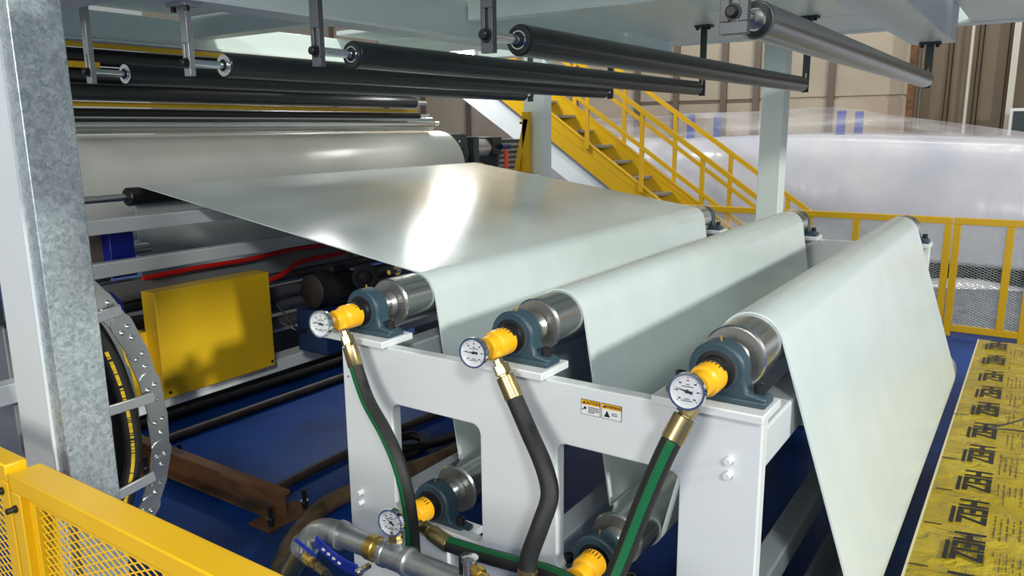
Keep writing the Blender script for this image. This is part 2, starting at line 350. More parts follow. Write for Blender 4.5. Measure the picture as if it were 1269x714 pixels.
# hanging rollers and hangers
XO = [-2.707, -2.149, -1.590, -1.044, -0.492]; ZO = 1.952
rl = ['leftmost', 'second from the left', 'middle', 'fourth from the left', 'rightmost']
proto = {}
def idle_roller(i, body, ringm):
    x = XO[i]
    t = thing('idler_roller', {0: 'black overhead idler roller nearest the back unit, bright ring end', 1: 'black overhead idler roller, second from galvanised duct, bright ring end', 2: 'black overhead idler roller in the middle of the five', 3: 'black overhead idler roller next to the grey one', 4: 'lighter grey overhead idler roller at far right'}[i], 'roller', (x, 1.577, ZO), 'overhead idler rollers')
    B().lathe((x, 1.577, ZO), (0, 1, 0), [(0, 0.034), (0.003, 0.0365), (2.547, 0.0365), (2.55, 0.034)], 40).build('roller_tube', body, t)
    B().ring((x, 1.573, ZO), (0, 1, 0), 0.033, 0.019, 0.006).build('end_ring', ringm, t)
    B().ring((x, 1.571, ZO), (0, 1, 0), 0.0215, 0.0185, 0.006).build('bearing_ring', 'chrome', t)
    B().cyl((x, 1.455, ZO), (x, 4.23, ZO), 0.0115).build('shaft', 'bright_steel', t)
for i in range(5): idle_roller(i, 'grey_roller' if i == 4 else 'anodised', 'bright_steel' if i < 2 else 'anodised')
def hanger(i, near, ztop):
    x = XO[i]; y = 1.455 if near else 4.21
    where = 'near end' if near else 'far end'
    t = thing('roller_hanger', 'slotted %s hanger bar at the %s of %s overhead roller' % ('steel' if near else 'dark', where, ['leftmost', 'second', 'middle', 'fourth', 'rightmost'][i]), 'hanger', (x, y, ZO-0.04), 'roller hangers')
    m_ = ('light_bar' if i < 2 else 'dark_bar') if near else 'slate'
    z0 = ZO-0.038
    bw = 0.016 if i < 4 or not near else 0.026; sw = 0.0042 if not (i == 4 and near) else 0.009
    bb = B()
    bb.prism([(x-bw, z0), (x+bw, z0), (x+bw, z0+0.022), (x-bw, z0+0.022)], 'y', y-0.009, y+0.009)
    bb.box(x-bw, x-sw, y-0.009, y+0.009, z0+0.022, z0+0.095); bb.box(x+sw, x+bw, y-0.009, y+0.009, z0+0.022, z0+0.095)
    bb.box(x-bw, x+bw, y-0.009, y+0.009, z0+0.095, ztop-0.012)
    bb.build('bar', m_, t, bevel=0.0012)
    B().box(x-0.045, x+0.045, y-0.03, y+0.03, ztop-0.012, ztop).build('mounting_plate', m_, t, bevel=0.001)
    for s in (-1, 1): B().lathe((x+s*0.032, y-0.015, ztop-0.026), (0, 0, 1), [(0, 0.009), (0.014, 0.009)], 6).build('bolt', 'black', t)
    sg = -1 if near else 1
    B().lathe((x, y+sg*0.009, ZO), (0, sg, 0), [(0, 0.015), (0.004, 0.015), (0.004, 0.011), (0.016, 0.0105), (0.018, 0.008)], 20).build('cap_bolt', 'black_metal', t)
for i in range(5):
    hanger(i, True, 2.123 if i in (1, 4) else 2.285)
    hanger(i, False, 2.123 if i in (1, 4) else 2.285)

# ------------------------------------------------------------------ roll stand
R = 0.0775; ZR = 1.21
XR = [-1.675, -1.123, -0.564]; XL = [-1.425, -0.865]; ZL = 0.638
st = thing('roll_stand', 'white steel roll stand with rectangular cutouts and warning labels', 'machine stand', (-1.1, 2.9, 0))
def side_plate(y0, y1):
    # outer outline with two windows, cut as legs, sill and lintel joined into one plate
    import bmesh
    def rr(x0, x1, z0, z1, r, n=5):
        pts = []
        for cx_, cz_, a0 in ((x1-r, z1-r, 0), (x0+r, z1-r, 90), (x0+r, z0+r, 180), (x1-r, z0+r, 270)):
            for k_ in range(n+1):
                a = math.radians(a0+90*k_/n); pts.append((cx_+r*math.cos(a), cz_+r*math.sin(a)))
        return pts
    outer = [(-0.445, 0.0), (-0.445, 1.118), (-1.725, 1.118), (-1.745, 1.09), (-1.745, 0.0)]
    holes = [rr(-1.545, -1.215, 0.585, 0.945, 0.03), rr(-0.968, -0.632, 0.585, 0.952, 0.03), rr(-1.545, -1.215, 0.12, 0.43, 0.03), rr(-0.968, -0.632, 0.12, 0.43, 0.03)]
    bm = bmesh.new(); edges = []
    for loop in [outer]+holes:
        vv = [bm.verts.new((p[0], y0, p[1])) for p in loop]
        for i in range(len(vv)): edges.append(bm.edges.new((vv[i], vv[(i+1) % len(vv)])))
    res = bmesh.ops.triangle_fill(bm, use_beauty=True, use_dissolve=False, edges=edges)
    # keep only the triangles outside the holes
    def inside(px, pz, poly):
        r_ = False; n = len(poly); j = n-1
        for i in range(n):
            xi, zi = poly[i]; xj, zj = poly[j]
            if (zi > pz) != (zj > pz) and px < (xj-xi)*(pz-zi)/(zj-zi)+xi: r_ = not r_
            j = i
        return r_
    bad = [f for f in bm.faces if any(inside(f.calc_center_median().x, f.calc_center_median().z, h) for h in holes) or not inside(f.calc_center_median().x, f.calc_center_median().z, outer)]
    bmesh.ops.delete(bm, geom=bad, context='FACES_ONLY')
    ex = bmesh.ops.extrude_face_region(bm, geom=list(bm.faces))
    bmesh.ops.translate(bm, verts=[v for v in ex['geom'] if isinstance(v, bmesh.types.BMVert)], vec=(0, y1-y0, 0))
    bmesh.ops.recalc_face_normals(bm, faces=bm.faces)
    bmesh.ops.translate(bm, verts=bm.verts, vec=-wloc(st))
    me = bpy.data.meshes.new('side_plate'); bm.to_mesh(me); bm.free(); me.materials.append(MATS['white_paint'])
    o = bpy.data.objects.new('side_plate', me); C.objects.link(o); o.parent = st
    md = o.modifiers.new('bevel', 'BEVEL'); md.width = 0.004; md.segments = 2; md.limit_method = 'ANGLE'; md.angle_limit = math.radians(60)
    return o
side_plate(1.622, 1.662); side_plate(4.558, 4.598)
for (x0, x1, z0, z1) in ((-1.73, -1.65, 0.45, 0.55), (-1.145, -1.065, 0.45, 0.55), (-0.575, -0.505, 0.46, 0.54), (-0.53, -0.455, 0.98, 1.08), (-1.73, -1.65, 0.98, 1.06)):
    B().box(x0, x1, 1.662, 4.558, z0, z1).build('tie_beam', 'grey_white', st, bevel=0.006)
for i, x in enumerate(XR):
    for (y0, y1) in ((1.598, 1.735), (4.485, 4.622)):
        B().box(x-0.135, x+0.125, y0, y1, 1.118, 1.139).build('bearing_pad', 'white_paint', st, bevel=0.003)
for x in XL:
    for (y0, y1) in ((1.60, 1.735), (4.485, 4.62)):
        B().prism([(x-0.13, 0.545), (x+0.13, 0.545), (x+0.13, 0.568), (x-0.13, 0.568)], 'y', y0, y1).build('bearing_pad', 'white_paint', st, bevel=0.003)
        B().box(x-0.09, x+0.09, y0+0.01, y0+0.03, 0.47, 0.545).build('pad_bracket', 'white_paint', st, bevel=0.003)
for (x, z) in ((-0.515, 1.015), (-0.515, 0.98), (-1.69, 0.62), (-1.69, 0.585)):
    B().lathe((x, 1.622, z), (0, -1, 0), [(0, 0.009), (0.018, 0.009), (0.020, 0.0075)], 16).build('stud', 'white_paint', st)
B().lathe((-1.72, 1.622, 1.0), (0, -1, 0), [(0, 0.004), (0.004, 0.004)], 8).build('stud', 'steel', st)
# two warning stickers
def sticker(x0, x1, zt0, zt1, h, word, icon):
    sh = (zt1-zt0)/(x1-x0)
    Z = lambda x_, k_: zt0+sh*(x_-x0)-h*k_
    def quad(xa, xb, ka, kb, y): return [(xa, y, Z(xa, kb)), (xb, y, Z(xb, kb)), (xb, y, Z(xb, ka)), (xa, y, Z(xa, ka))]
    def plate(xa, xb, ka, kb, d, name, m_, par):
        bb = B(); q0 = quad(xa, xb, ka, kb, 1.622); q1 = quad(xa, xb, ka, kb, 1.622-d)
        bb.add(q0+q1, [(0,3,2,1),(4,5,6,7),(0,1,5,4),(1,2,6,5),(2,3,7,6),(3,0,4,7)]); return bb.build(name, m_, par)
    lb = plate(x0, x1, 0, 1, 0.0008, 'warning_sticker', 'ink', st); lb['label'] = 'white sticker with orange %s strip' % word.lower()
    e_ = 0.0014
    plate(x0+e_, x1-e_, 0.03, 0.97, 0.0011, 'sticker_face', 'label_white', lb)
    plate(x0+e_, x1-e_, 0.03, 0.34, 0.0014, 'header_strip', 'label_orange', lb)
    wd = x1-x0
    mt = Matrix.Translation(((x0+x1)/2+wd*0.07, 1.622-0.0016, Z((x0+x1)/2+wd*0.07, 0.185))) @ Matrix.Rotation(PI/2, 4, 'X')
    text_mesh('header_word', word, 0.0095, mt, 'ink', lb, ext=0.0002, bold=0.0003)
    xa = x0+wd*0.08; B().add([(xa, 1.6204, Z(xa, 0.28)), (xa+0.009, 1.6204, Z(xa+0.009, 0.28)), (xa+0.0045, 1.6204, Z(xa, 0.10))], [(0, 1, 2)]).build('alert_triangle', 'ink', lb)
    n = 4 if icon == 'hand' else 2
    for k_ in range(n):
        ka = 0.45+0.11*k_ if n == 4 else 0.55+0.12*k_
        plate(x0+wd*(0.38 if n == 4 else 0.50), x1-wd*(0.06 if k_ < 3 else 0.3)-(0.008 if n == 2 else 0), ka, ka+0.05, 0.0014, 'text_line', 'ink', lb)
    if icon == 'hand':
        xa = x0+wd*0.22; B().lathe((xa, 1.6212, Z(xa, 0.56)), (0, -1, 0), [(0, 0.004), (0.0004, 0.004)], 14).build('pictogram', 'ink', lb)
        B().beam((x0+wd*0.05, 1.6209, Z(x0+wd*0.05, 0.72)), (xa-0.003, 1.6209, Z(xa, 0.60)), 0.0004, 0.002).build('pictogram', 'ink', lb)
    else:
        xa = x0+wd*0.13; B().add([(xa, 1.6204, Z(xa, 0.86)), (xa+0.017, 1.6204, Z(xa+0.017, 0.86)), (xa+0.0085, 1.6204, Z(xa, 0.44))], [(0, 1, 2)]).build('pictogram', 'ink', lb)
sticker(-0.897, -0.842, 1.086, 1.086, 0.040, 'CAUTION', 'hand'); sticker(-0.839, -0.784, 1.086, 1.086, 0.040, 'WARNING', 'tri')

# ------------------------------------------------------------------ rolls of the stand
def chill_roll(x, z, r, label, y0=1.77, y1=4.47):
    t = thing('chill_roll', label, 'roll', (x, 3.1, z), 'steel rolls in the stand')
    B().lathe((x, y0, z), (0, 1, 0), [(0.0, r*0.5), (0.0, r-0.004), (0.004, r), (y1-y0-0.004, r), (y1-y0, r-0.004), (y1-y0, r*0.5)], 56).build('shell', 'steel', t)
    for ya, d in ((y0-0.004, -1), (y1+0.004, 1)):
        B().lathe((x, ya-d*0.004, z), (0, d, 0), [(0, r*0.93), (0.006, r*0.93), (0.006, 0.040), (0.012, 0.036), (0.02, 0.032)], 48).build('end_face', 'machined_face', t)
        B().lathe((x, ya, z), (0, d, 0), [(0, 0.027), (0.09, 0.027)], 32).build('journal', 'bright_steel', t)
    return t
chill_roll(XR[0], ZR, R, 'steel upper roll where the sheet first bends down')
chill_roll(XR[1], ZR, R, 'steel upper roll in the middle of the stand')
chill_roll(XR[2], ZR, R, 'steel upper roll nearest the yellow wrapped pallet')
chill_roll(XL[0], ZL, R, 'steel lower roll behind the left cutout of stand')
chill_roll(XL[1], ZL, R, 'steel lower roll behind the right cutout of stand')
chill_roll(-0.347, 0.497, 0.088, 'low steel roll under the last hanging sheet beside wrapped pallet')

# ------------------------------------------------------------------ plastic sheet
def belt(circles, step=6):
    # circles: (x, z, r, s); s=+1 over the top when moving +X
    T = []
    for (a, b_) in zip(circles[:-1], circles[1:]):
        c1 = Vector(a[:2]); c2 = Vector(b_[:2]); u = (c2-c1); D = u.length; u = u/D
        k_ = (a[3]*a[2]-b_[3]*b_[2])/D
        n = u*k_ + Vector((-u.y, u.x))*math.sqrt(max(0, 1-k_*k_))
        T.append((c1+n*a[3]*a[2], c2+n*b_[3]*b_[2]))
    pts = [T[0][0]]
    for i in range(1, len(circles)-1):
        x, z, r, s = circles[i]; c = Vector((x, z)); pa = T[i-1][1]-c; pb = T[i][0]-c
        a0 = math.atan2(pa.y, pa.x); a1 = math.atan2(pb.y, pb.x)
        if s > 0:
            while a1 > a0: a1 -= 2*PI
        else:
            while a1 < a0: a1 += 2*PI
        n = max(2, int(abs(math.degrees(a1-a0))/step))
        for k_ in range(n+1): a = a0+(a1-a0)*k_/n; pts.append(c+Vector((math.cos(a), math.sin(a)))*r)
    pts.append(T[-1][1]); return pts
RS = R+0.003
path = belt([(-3.31, 0.95, 0.0, 1), (-3.25, 1.478, 0.042, 1), (XR[0], ZR, RS, 1), (XL[0], ZL, RS, -1), (XR[1], ZR, RS, 1), (XL[1], ZL, RS, -1), (XR[2], ZR, RS, 1), (-0.347, 0.497, 0.0905, 1), (-0.56, 0.06, 0.0, 1)])
def sweep_sheet(path, y0, y1, th):
    bb = B(); n = len(path); vs_ = []; fs = []
    nor = []
    for j in range(n):
        d = (path[min(j+1, n-1)]-path[max(j-1, 0)]).normalized(); nor.append(Vector((-d.y, d.x)))
    for s in (0, 1):
        for y in (y0, y1):
            for j in range(n): p = path[j]+nor[j]*th*(s-0.5); vs_.append((p.x, y, p.y))
    q = lambda s, e_, j: (s*2+e_)*n+j
    for j in range(n-1):
        fs += [(q(0,0,j), q(0,0,j+1), q(0,1,j+1), q(0,1,j)), (q(1,0,j), q(1,1,j), q(1,1,j+1), q(1,0,j+1)),
               (q(0,0,j), q(1,0,j), q(1,0,j+1), q(0,0,j+1)), (q(0,1,j), q(0,1,j+1), q(1,1,j+1), q(1,1,j))]
    fs += [(q(0,0,0), q(0,1,0), q(1,1,0), q(1,0,0)), (q(0,0,n-1), q(1,0,n-1), q(1,1,n-1), q(0,1,n-1))]
    return bb.add(vs_, fs)
tag(sweep_sheet(path, 1.9, 4.34, 0.005).build('plastic_sheet', 'sheet', angle=30), 'wide glossy white plastic sheet threaded over and under the rolls', 'plastic sheet')

# ------------------------------------------------------------------ pillow blocks, rotary unions, gauges
def pillow_block(x, z, y, label, front=-1):
    t = thing('pillow_block', label, 'bearing', (x, y, z-0.07), 'pillow block bearings')
    r = 0.066; zb = z-0.071
    poly = [(x-0.115, zb), (x+0.115, zb), (x+0.115, zb+0.022), (x+0.073, zb+0.030)]
    for k_ in range(17): a = math.radians(-12+204*k_/16); poly.append((x+r*math.cos(a), z+r*math.sin(a)))
    poly += [(x-0.073, zb+0.030), (x-0.115, zb+0.022)]
    h = B().prism(poly, 'y', y-0.026, y+0.026).build('housing', 'housing_blue', t, bevel=0.006)
    B().box(x-0.116, x+0.116, y-0.034, y+0.034, zb, zb+0.016).build('foot', 'housing_blue', h, bevel=0.004)
    B().ring((x, y+front*0.0265, z), (0, front, 0), 0.054, 0.046, 0.004).build('rim', 'housing_blue', h)
    B().lathe((x, y+front*0.024, z), (0, front, 0), [(0, 0.047), (0.004, 0.047), (0.005, 0.036), (0.013, 0.034), (0.013, 0.02)], 40).build('bearing_seal', 'black', t)
    B().lathe((x, y+front*0.028, z), (0, front, 0), [(0, 0.034), (0.018, 0.034), (0.019, 0.030), (0.022, 0.03), (0.022, 0.034), (0.034, 0.034), (0.036, 0.024)], 32).build('collar', 'black_metal', t)
    B().lathe((x, y, z+0.064), (0, 0, 1), [(0, 0.004), (0.006, 0.004), (0.006, 0.0025), (0.012, 0.002)], 10).build('grease_nipple', 'gold_brass', t)
    for s in (-1, 1):
        bo = B().lathe((x+s*0.093, y, zb+0.022), (0, 0, 1), [(0, 0.0135), (0.005, 0.0135), (0.005, 0.0125), (0.024, 0.0125), (0.025, 0.011), (0.025, 0.006), (0.016, 0.006)], 20).build('cap_bolt', 'black', t)
        B().ring((x+s*0.093, y, zb+0.016), (0, 0, 1), 0.017, 0.008, 0.006).build('washer', 'steel', bo)
    return t
pb = ['first upper roll, by the sheet edge', 'middle upper roll', 'right upper roll, beside the wrapped pallet']
for i, x in enumerate(XR):
    pillow_block(x, ZR, 1.672, 'blue grey pillow block at the near end of %s' % pb[i])
    pillow_block(x, ZR, 4.545, 'blue grey pillow block at the far end of %s' % pb[i], 1)
pillow_block(XL[0], ZL, 1.672, 'blue grey pillow block inside the left cutout')
pillow_block(XL[1], ZL, 1.672, 'blue grey pillow block inside the right cutout')

def union(x, z, label, out):
    t = thing('rotary_union', label, 'rotary union', (x, 1.6, z-0.03), 'rotary unions')
    B().lathe((x, 1.70, z), (0, -1, 0), [(0, 0.026), (0.064, 0.026), (0.066, 0.030), (0.074, 0.030), (0.076, 0.026), (0.086, 0.026)], 32).build('hub', 'black_metal', t)
    bd = B().lathe((x, 1.624, z), (0, -1, 0), [(0, 0.026), (0.001, 0.034), (0.004, 0.0365), (0.050, 0.0365), (0.056, 0.0345), (0.060, 0.029), (0.088, 0.028), (0.094, 0.026), (0.096, 0.018)], 36).build('body', 'union_yellow', t)
    for k_ in range(5):
        a = 0.5+0.26*k_; B().beam((x+0.0362*math.cos(a+0.4), 1.616, z+0.0362*math.sin(a+0.4)), (x+0.0362*math.cos(a+0.4), 1.598, z+0.0362*math.sin(a+0.4)), 0.0022, 0.0022).build('vent_slot', 'black', bd)
    o = Vector(out).normalized(); p = Vector((x, 1.555, z))
    B().lathe(p+o*0.008, o, [(0, 0.022), (0.022, 0.021), (0.026, 0.018)], 24).build('side_port', 'union_yellow', t)
    B().lathe((x, 1.531, z), (0, -1, 0), [(0, 0.011), (0.014, 0.011), (0.015, 0.008), (0.030, 0.008)], 6).build('gauge_port', 'bright_steel', t)
    return t
def gauge(c, d, r, label, ang, stem=None):
    c = Vector(c); d = Vector(d).normalized()
    t = thing('pressure_gauge', label, 'gauge', c, 'pressure gauges')
    B().lathe(c-d*0.013, d, [(-0.004, r*0.55), (0, r*0.93), (0.003, r*0.97), (0.013, r*0.97)], 48).build('case', 'chrome', t)
    B().ring(c-d*0.003, d, r, r*0.88, 0.012, 48).build('bezel', 'chrome', t)
    dl = B().lathe(c, d, [(0, r*0.9), (0.002, r*0.9)], 48).build('dial', 'dial', t)
    # dial axes: e1 right, e2 up as seen from the front
    e1 = Vector((0, 0, 1)).cross(d).normalized(); e2 = d.cross(e1)
    cc = c+d*0.0024
    def at(rad, a): return cc+e1*rad*math.cos(a)+e2*rad*math.sin(a)
    for k_ in range(31):
        a = math.radians(225-270*k_/30); L = 0.12 if k_ % 5 == 0 else 0.06
        B().beam(at(r*0.80, a), at(r*(0.80-L), a), 0.0006 if k_ % 5 else 0.0012, 0.0004, d).build('tick', 'ink', dl)
    for k_ in range(7):
        a = math.radians(225-270*k_/6); p = at(r*0.58, a)
        B().beam(p-e1*0.0028, p+e1*0.0028, 0.0028, 0.0004, d).build('numeral', 'ink' if k_ not in (3,) else 'red_ink', dl)
    for (zz, hw) in ((0.36, 0.10), (0.25, 0.32), (-0.42, 0.16), (-0.52, 0.30)):
        B().beam(cc+e2*r*zz-e1*r*hw, cc+e2*r*zz+e1*r*hw, 0.0016, 0.0004, d).build('dial_print', 'ink', dl)
    a = math.radians(ang); u = e1*math.cos(a)+e2*math.sin(a); v = d.cross(u)
    q = c+d*0.005
    B().add([q-u*r*0.30+v*r*0.09, q-u*r*0.30-v*r*0.09, q-v*r*0.05, q+u*r*0.74, q+v*r*0.05], [(0, 1, 2, 3, 4)]).build('pointer', 'ink', t)
    B().lathe(c+d*0.003, d, [(0, r*0.10), (0.004, r*0.09)], 16).build('pointer_hub', 'ink', t)
    B().lathe(c+d*0.0075, d, [(0, r*0.885), (0.0006, r*0.885)], 48).build('lens', 'gauge_glass', t)
    if stem:
        s = Vector(stem); dd = s-(c-d*0.008)
        B().lathe(c-d*0.008, dd, [(0, 0.010), (dd.length, 0.010)], 12).build('stem', 'brass', t)
    return t
outs = [(0.45, -0.05, -0.9), (0.5, -0.05, -0.87), (-0.33, -0.1, -0.95)]
un = ['first upper roll, farthest left', 'middle upper roll', 'right upper roll']
for i, x in enumerate(XR): union(x, ZR-0.006, 'yellow rotary union on %s' % un[i], outs[i])
union(XL[0], ZL, 'yellow rotary union on lower roll in the left cutout', (0.85, -0.35, -0.25))
union(XL[1]+0.01, ZL+0.01, 'yellow rotary union on lower roll in the right cutout', (-0.8, -0.3, -0.35))
gauge((XR[0]-0.004, 1.487, 1.203), (0.12, -1, 0.05), 0.039, 'round pressure gauge in front of the yellow guard box', 170)
gauge((XR[1]-0.004, 1.487, 1.203), (0.10, -1, 0.05), 0.039, 'round pressure gauge on middle rotary union', 180)
gauge((XR[2]-0.004, 1.487, 1.206), (0.05, -1, 0.08), 0.040, 'round pressure gauge on the right rotary union', 168)

# ------------------------------------------------------------------ hoses
def hose(label, pts, nfit, r, stripe, end_fit=False, grp='black water hoses'):
    P_ = [Vector(p) for p in pts]
    t = thing('water_hose', label, 'hose', P_[-1], grp)
    a, b_ = P_[0], P_[1]; d = (b_-a); L = d.length
    f = B().lathe(a, d, [(0, r*0.62), (L*0.16, r*0.62), (L*0.16, r*0.98), (L*0.40, r*0.98), (L*0.40, r*0.70), (L*0.47, r*0.70)], 6).build('hex_fitting', 'brass', t, bevel=0.001)
    B().lathe(a, d, [(L*0.45, r*0.95), (L*0.47, r*1.06), (L*1.02, r*1.10), (L*1.05, r*1.0)], 24).build('ferrule', 'brass', t)
    c = spline(P_[1:], 10); c[0] = c[0]-d*0.05
    B().tube(c, r, 18).build('hose_tube', 'hose_black', t)
    if stripe:
        sv = Vector(stripe); bb = B(); vs_ = []; fs = []; n = len(c)
        for j in range(n):
            dd = (c[min(j+1, n-1)]-c[max(j-1, 0)]).normalized(); u = (sv-dd*sv.dot(dd)).normalized(); v = dd.cross(u)
            for k_ in range(5):
                a_ = (k_-2)*0.21; vs_.append(c[j]+(u*math.cos(a_)+v*math.sin(a_))*(r*1.012))
        for j in range(n-1):
            for k_ in range(4): fs.append((j*5+k_, j*5+k_+1, j*5+5+k_+1, j*5+5+k_))
        bb.add(vs_, fs).build('stripe', 'hose_green', t)
    if end_fit:
        a, b_ = P_[-2], P_[-1]; d = (b_-a).normalized()
        B().lathe(b_-d*0.015, d, [(0, r*1.0), (0.002, r*1.10), (0.06, r*1.10)], 24).build('ferrule', 'brass', t)
    return t
hose('black hose with green stripe from the leftmost rotary union', [(-1.655, 1.555, 1.17), (-1.612, 1.548, 1.075), (-1.552, 1.53, 0.985), (-1.458, 1.5, 0.915), (-1.395, 1.48, 0.85), (-1.366, 1.475, 0.777), (-1.366, 1.49, 0.69), (-1.37, 1.50, 0.60), (-1.37, 1.50, 0.40)], 1, 0.0205, (-0.05, -1, -0.1))
hose('plain black sleeved hose hanging from the middle rotary union', [(-1.105, 1.555, 1.172), (-1.052, 1.55, 1.082), (-0.995, 1.53, 1.010), (-0.931, 1.5, 0.94), (-0.903, 1.48, 0.88), (-0.910, 1.45, 0.815), (-0.930, 1.43, 0.735), (-0.930, 1.42, 0.69)], 1, 0.0225, None, True)
hose('black hose with wide green stripe from the right rotary union', [(-0.574, 1.545, 1.172), (-0.605, 1.505, 1.085), (-0.627, 1.5, 1.028), (-0.663, 1.49, 0.921), (-0.701, 1.47, 0.789), (-0.725, 1.44, 0.70), (-0.735, 1.42, 0.645)], 1, 0.0235, (0.35, -1, 0.25))
hose('black hose with green top stripe from the left cutout union', [(-1.385, 1.545, 0.634), (-1.262, 1.525, 0.618), (-1.132, 1.52, 0.628), (-0.988, 1.505, 0.650), (-0.90, 1.495, 0.662), (-0.80, 1.485, 0.655)], 1, 0.0215, (0.3, -0.35, 1))
hose('short black hose on the right cutout union', [(-0.885, 1.545, 0.632), (-0.945, 1.515, 0.60), (-0.99, 1.49, 0.55), (-1.02, 1.47, 0.47)], 1, 0.02, None)

# ------------------------------------------------------------------ header pipe
hp = thing('header_pipe', 'galvanised water header pipe with elbow and tee in front of stand', 'pipe', (-1.5, 1.42, 0.55))
zp, yp = 0.603, 1.415
def seg(name, m_, p0, p1, r, par=None, n=28, extra=None):
    d = Vector(p1)-Vector(p0); prof = extra if extra else [(0, r), (d.length, r)]
    return B().lathe(p0, d, prof, n).build(name, m_, par or hp)
seg('pipe_section', 'pipe_zinc', (-1.57, yp, zp), (-1.455, yp, zp), 0.032)
seg('pipe_section', 'pipe_zinc', (-1.41, yp, zp), (-0.2, yp, zp), 0.0325)
bn = seg('brass_nipple', 'gold_brass', (-1.457, yp, zp), (-1.405, yp, zp), 0.034, extra=[(0, 0.033), (0.004, 0.036), (0.030, 0.036), (0.034, 0.033), (0.052, 0.033)])
tee = seg('tee', 'pipe_zinc', (-1.405, yp, zp), (-1.30, yp, zp), 0.037, extra=[(0, 0.037), (0.005, 0.040), (0.018, 0.040), (0.022, 0.037), (0.083, 0.037), (0.087, 0.040), (0.1, 0.040), (0.105, 0.036)])
B().cyl((-1.352, yp, zp+0.02), (-1.352, yp, zp+0.052), 0.023).build('tee_branch', 'pipe_zinc', tee)
B().lathe((-1.352, yp, zp+0.05), (0, 0, 1), [(0, 0.021), (0.014, 0.021), (0.014, 0.016), (0.02, 0.016), (0.02, 0.020), (0.036, 0.020), (0.036, 0.010), (0.05, 0.010)], 8).build('reducer', 'brass', tee)
el = [(-1.57, yp, zp), (-1.62, yp, zp-0.002), (-1.665, yp-0.003, zp-0.018), (-1.70, yp-0.006, zp-0.05), (-1.725, yp-0.008, zp-0.085)]
e_ = B().tube(el, 0.036, 28, 6).build('elbow', 'pipe_zinc', hp)
B().ring((-1.578, yp, zp), (1, 0, 0), 0.042, 0.02, 0.016).build('collar', 'pipe_zinc', e_)
B().lathe((-1.715, yp-0.007, zp-0.07), (-0.55, -0.05, -0.83), [(0, 0.034), (0.004, 0.043), (0.02, 0.043), (0.024, 0.034)], 28).build('collar', 'pipe_zinc', e_)
seg('brass_nipple', 'brass', (-1.73, yp-0.008, zp-0.092), (-1.79, yp-0.012, zp-0.18), 0.033)
B().cyl((-1.69, yp-0.02, zp-0.04), (-1.645, yp-0.075, zp-0.058), 0.018).build('elbow_branch', 'pipe_zinc', e_)
gauge((-1.352, yp-0.015, 0.715), (0.16, -1, 0.05), 0.038, 'round pressure gauge standing on the galvanised header pipe', 145)
dv = thing('drain_valve', 'small brass drain valve with long blue lever beside header pipe', 'valve', (-1.6, 1.33, 0.52))
v0 = Vector((-1.645, 1.34, 0.548)); vd = Vector((1, -0.18, -0.06)).normalized()
B().lathe(v0, vd, [(0, 0.012), (0.012, 0.012), (0.014, 0.017), (0.036, 0.017), (0.038, 0.011), (0.05, 0.011)], 10).build('valve_body', 'gold_brass', dv)
B().lathe(v0+vd*0.05, vd, [(0, 0.014), (0.018, 0.014), (0.018, 0.010), (0.026, 0.010), (0.026, 0.013), (0.06, 0.013)], 8).build('hose_barb', 'brass', dv)
B().cyl(v0+vd*0.025, v0+vd*0.025+Vector((0, 0, 0.028)), 0.006).build('spindle', 'brass', dv)
B().beam(v0+vd*0.0+Vector((-0.035, 0.0, 0.042)), v0+vd*0.06+Vector((0, 0, 0.03)), 0.010, 0.004).build('lever', 'valve_blue', dv)
B().tube([v0+vd*0.105, v0+vd*0.16+Vector((0, 0, -0.006)), v0+vd*0.30+Vector((0.02, 0, -0.01)), v0+vd*0.5+Vector((0, 0, -0.02))], 0.011, 12, 6).build('drain_hose', 'hose_black', dv)
lv = thing('ball_valve_lever', 'long blue perforated valve lever lying along the header pipe', 'valve lever', (-1.5, 1.35, 0.55))
lp = [(-1.615, 1.36, 0.60), (-1.60, 1.358, 0.592), (-1.52, 1.352, 0.570), (-1.475, 1.35, 0.566), (-1.44, 1.35, 0.566)]
for a, c in zip(lp[:-1], lp[1:]): pass
bb = B()
for a, c in zip(lp[:-1], lp[1:]): bb.beam(a, Vector(c)+(Vector(c)-Vector(a))*0.02, 0.006, 0.036, (0, 0, 1))
bb.build('lever_arm', 'valve_blue', lv, bevel=0.001)
B().lathe((-1.432, 1.338, 0.566), (0, 1, 0), [(0, 0.006), (0.004, 0.012), (0.016, 0.012), (0.016, 0.008), (0.05, 0.008)], 8).build('lever_nut', 'bright_steel', lv)
for k_ in range(4): B().box(-1.580+0.022*k_, -1.570+0.022*k_, 1.3500-0.0015*k_, 1.3545-0.0015*k_, 0.583-0.006*k_, 0.589-0.006*k_).build('slot', 'label_white', lv)
ov = thing('outlet_fitting', 'chrome tee with brass hose end on the header pipe, below hose', 'pipe fitting', (-1.09, 1.41, 0.64))
B().cyl((-1.10, yp, zp+0.02), (-1.10, yp, zp+0.075), 0.019).build('riser', 'bright_steel', ov)
B().lathe((-1.10, yp, zp+0.07), (0, 0, 1), [(0, 0.022), (0.012, 0.022), (0.018, 0.012)], 18).build('cap', 'bright_steel', ov)
B().lathe((-1.095, yp, zp+0.06), (0.9, -0.25, -0.36), [(0, 0.014), (0.02, 0.014), (0.02, 0.021), (0.036, 0.021), (0.036, 0.016), (0.046, 0.016), (0.046, 0.019), (0.11, 0.019)], 12).build('hose_end', 'gold_brass', ov)
B().box(-1.128, -1.120, yp-0.012, yp+0.012, zp+0.03, zp+0.085).build('handle', 'black', ov, bevel=0.002)

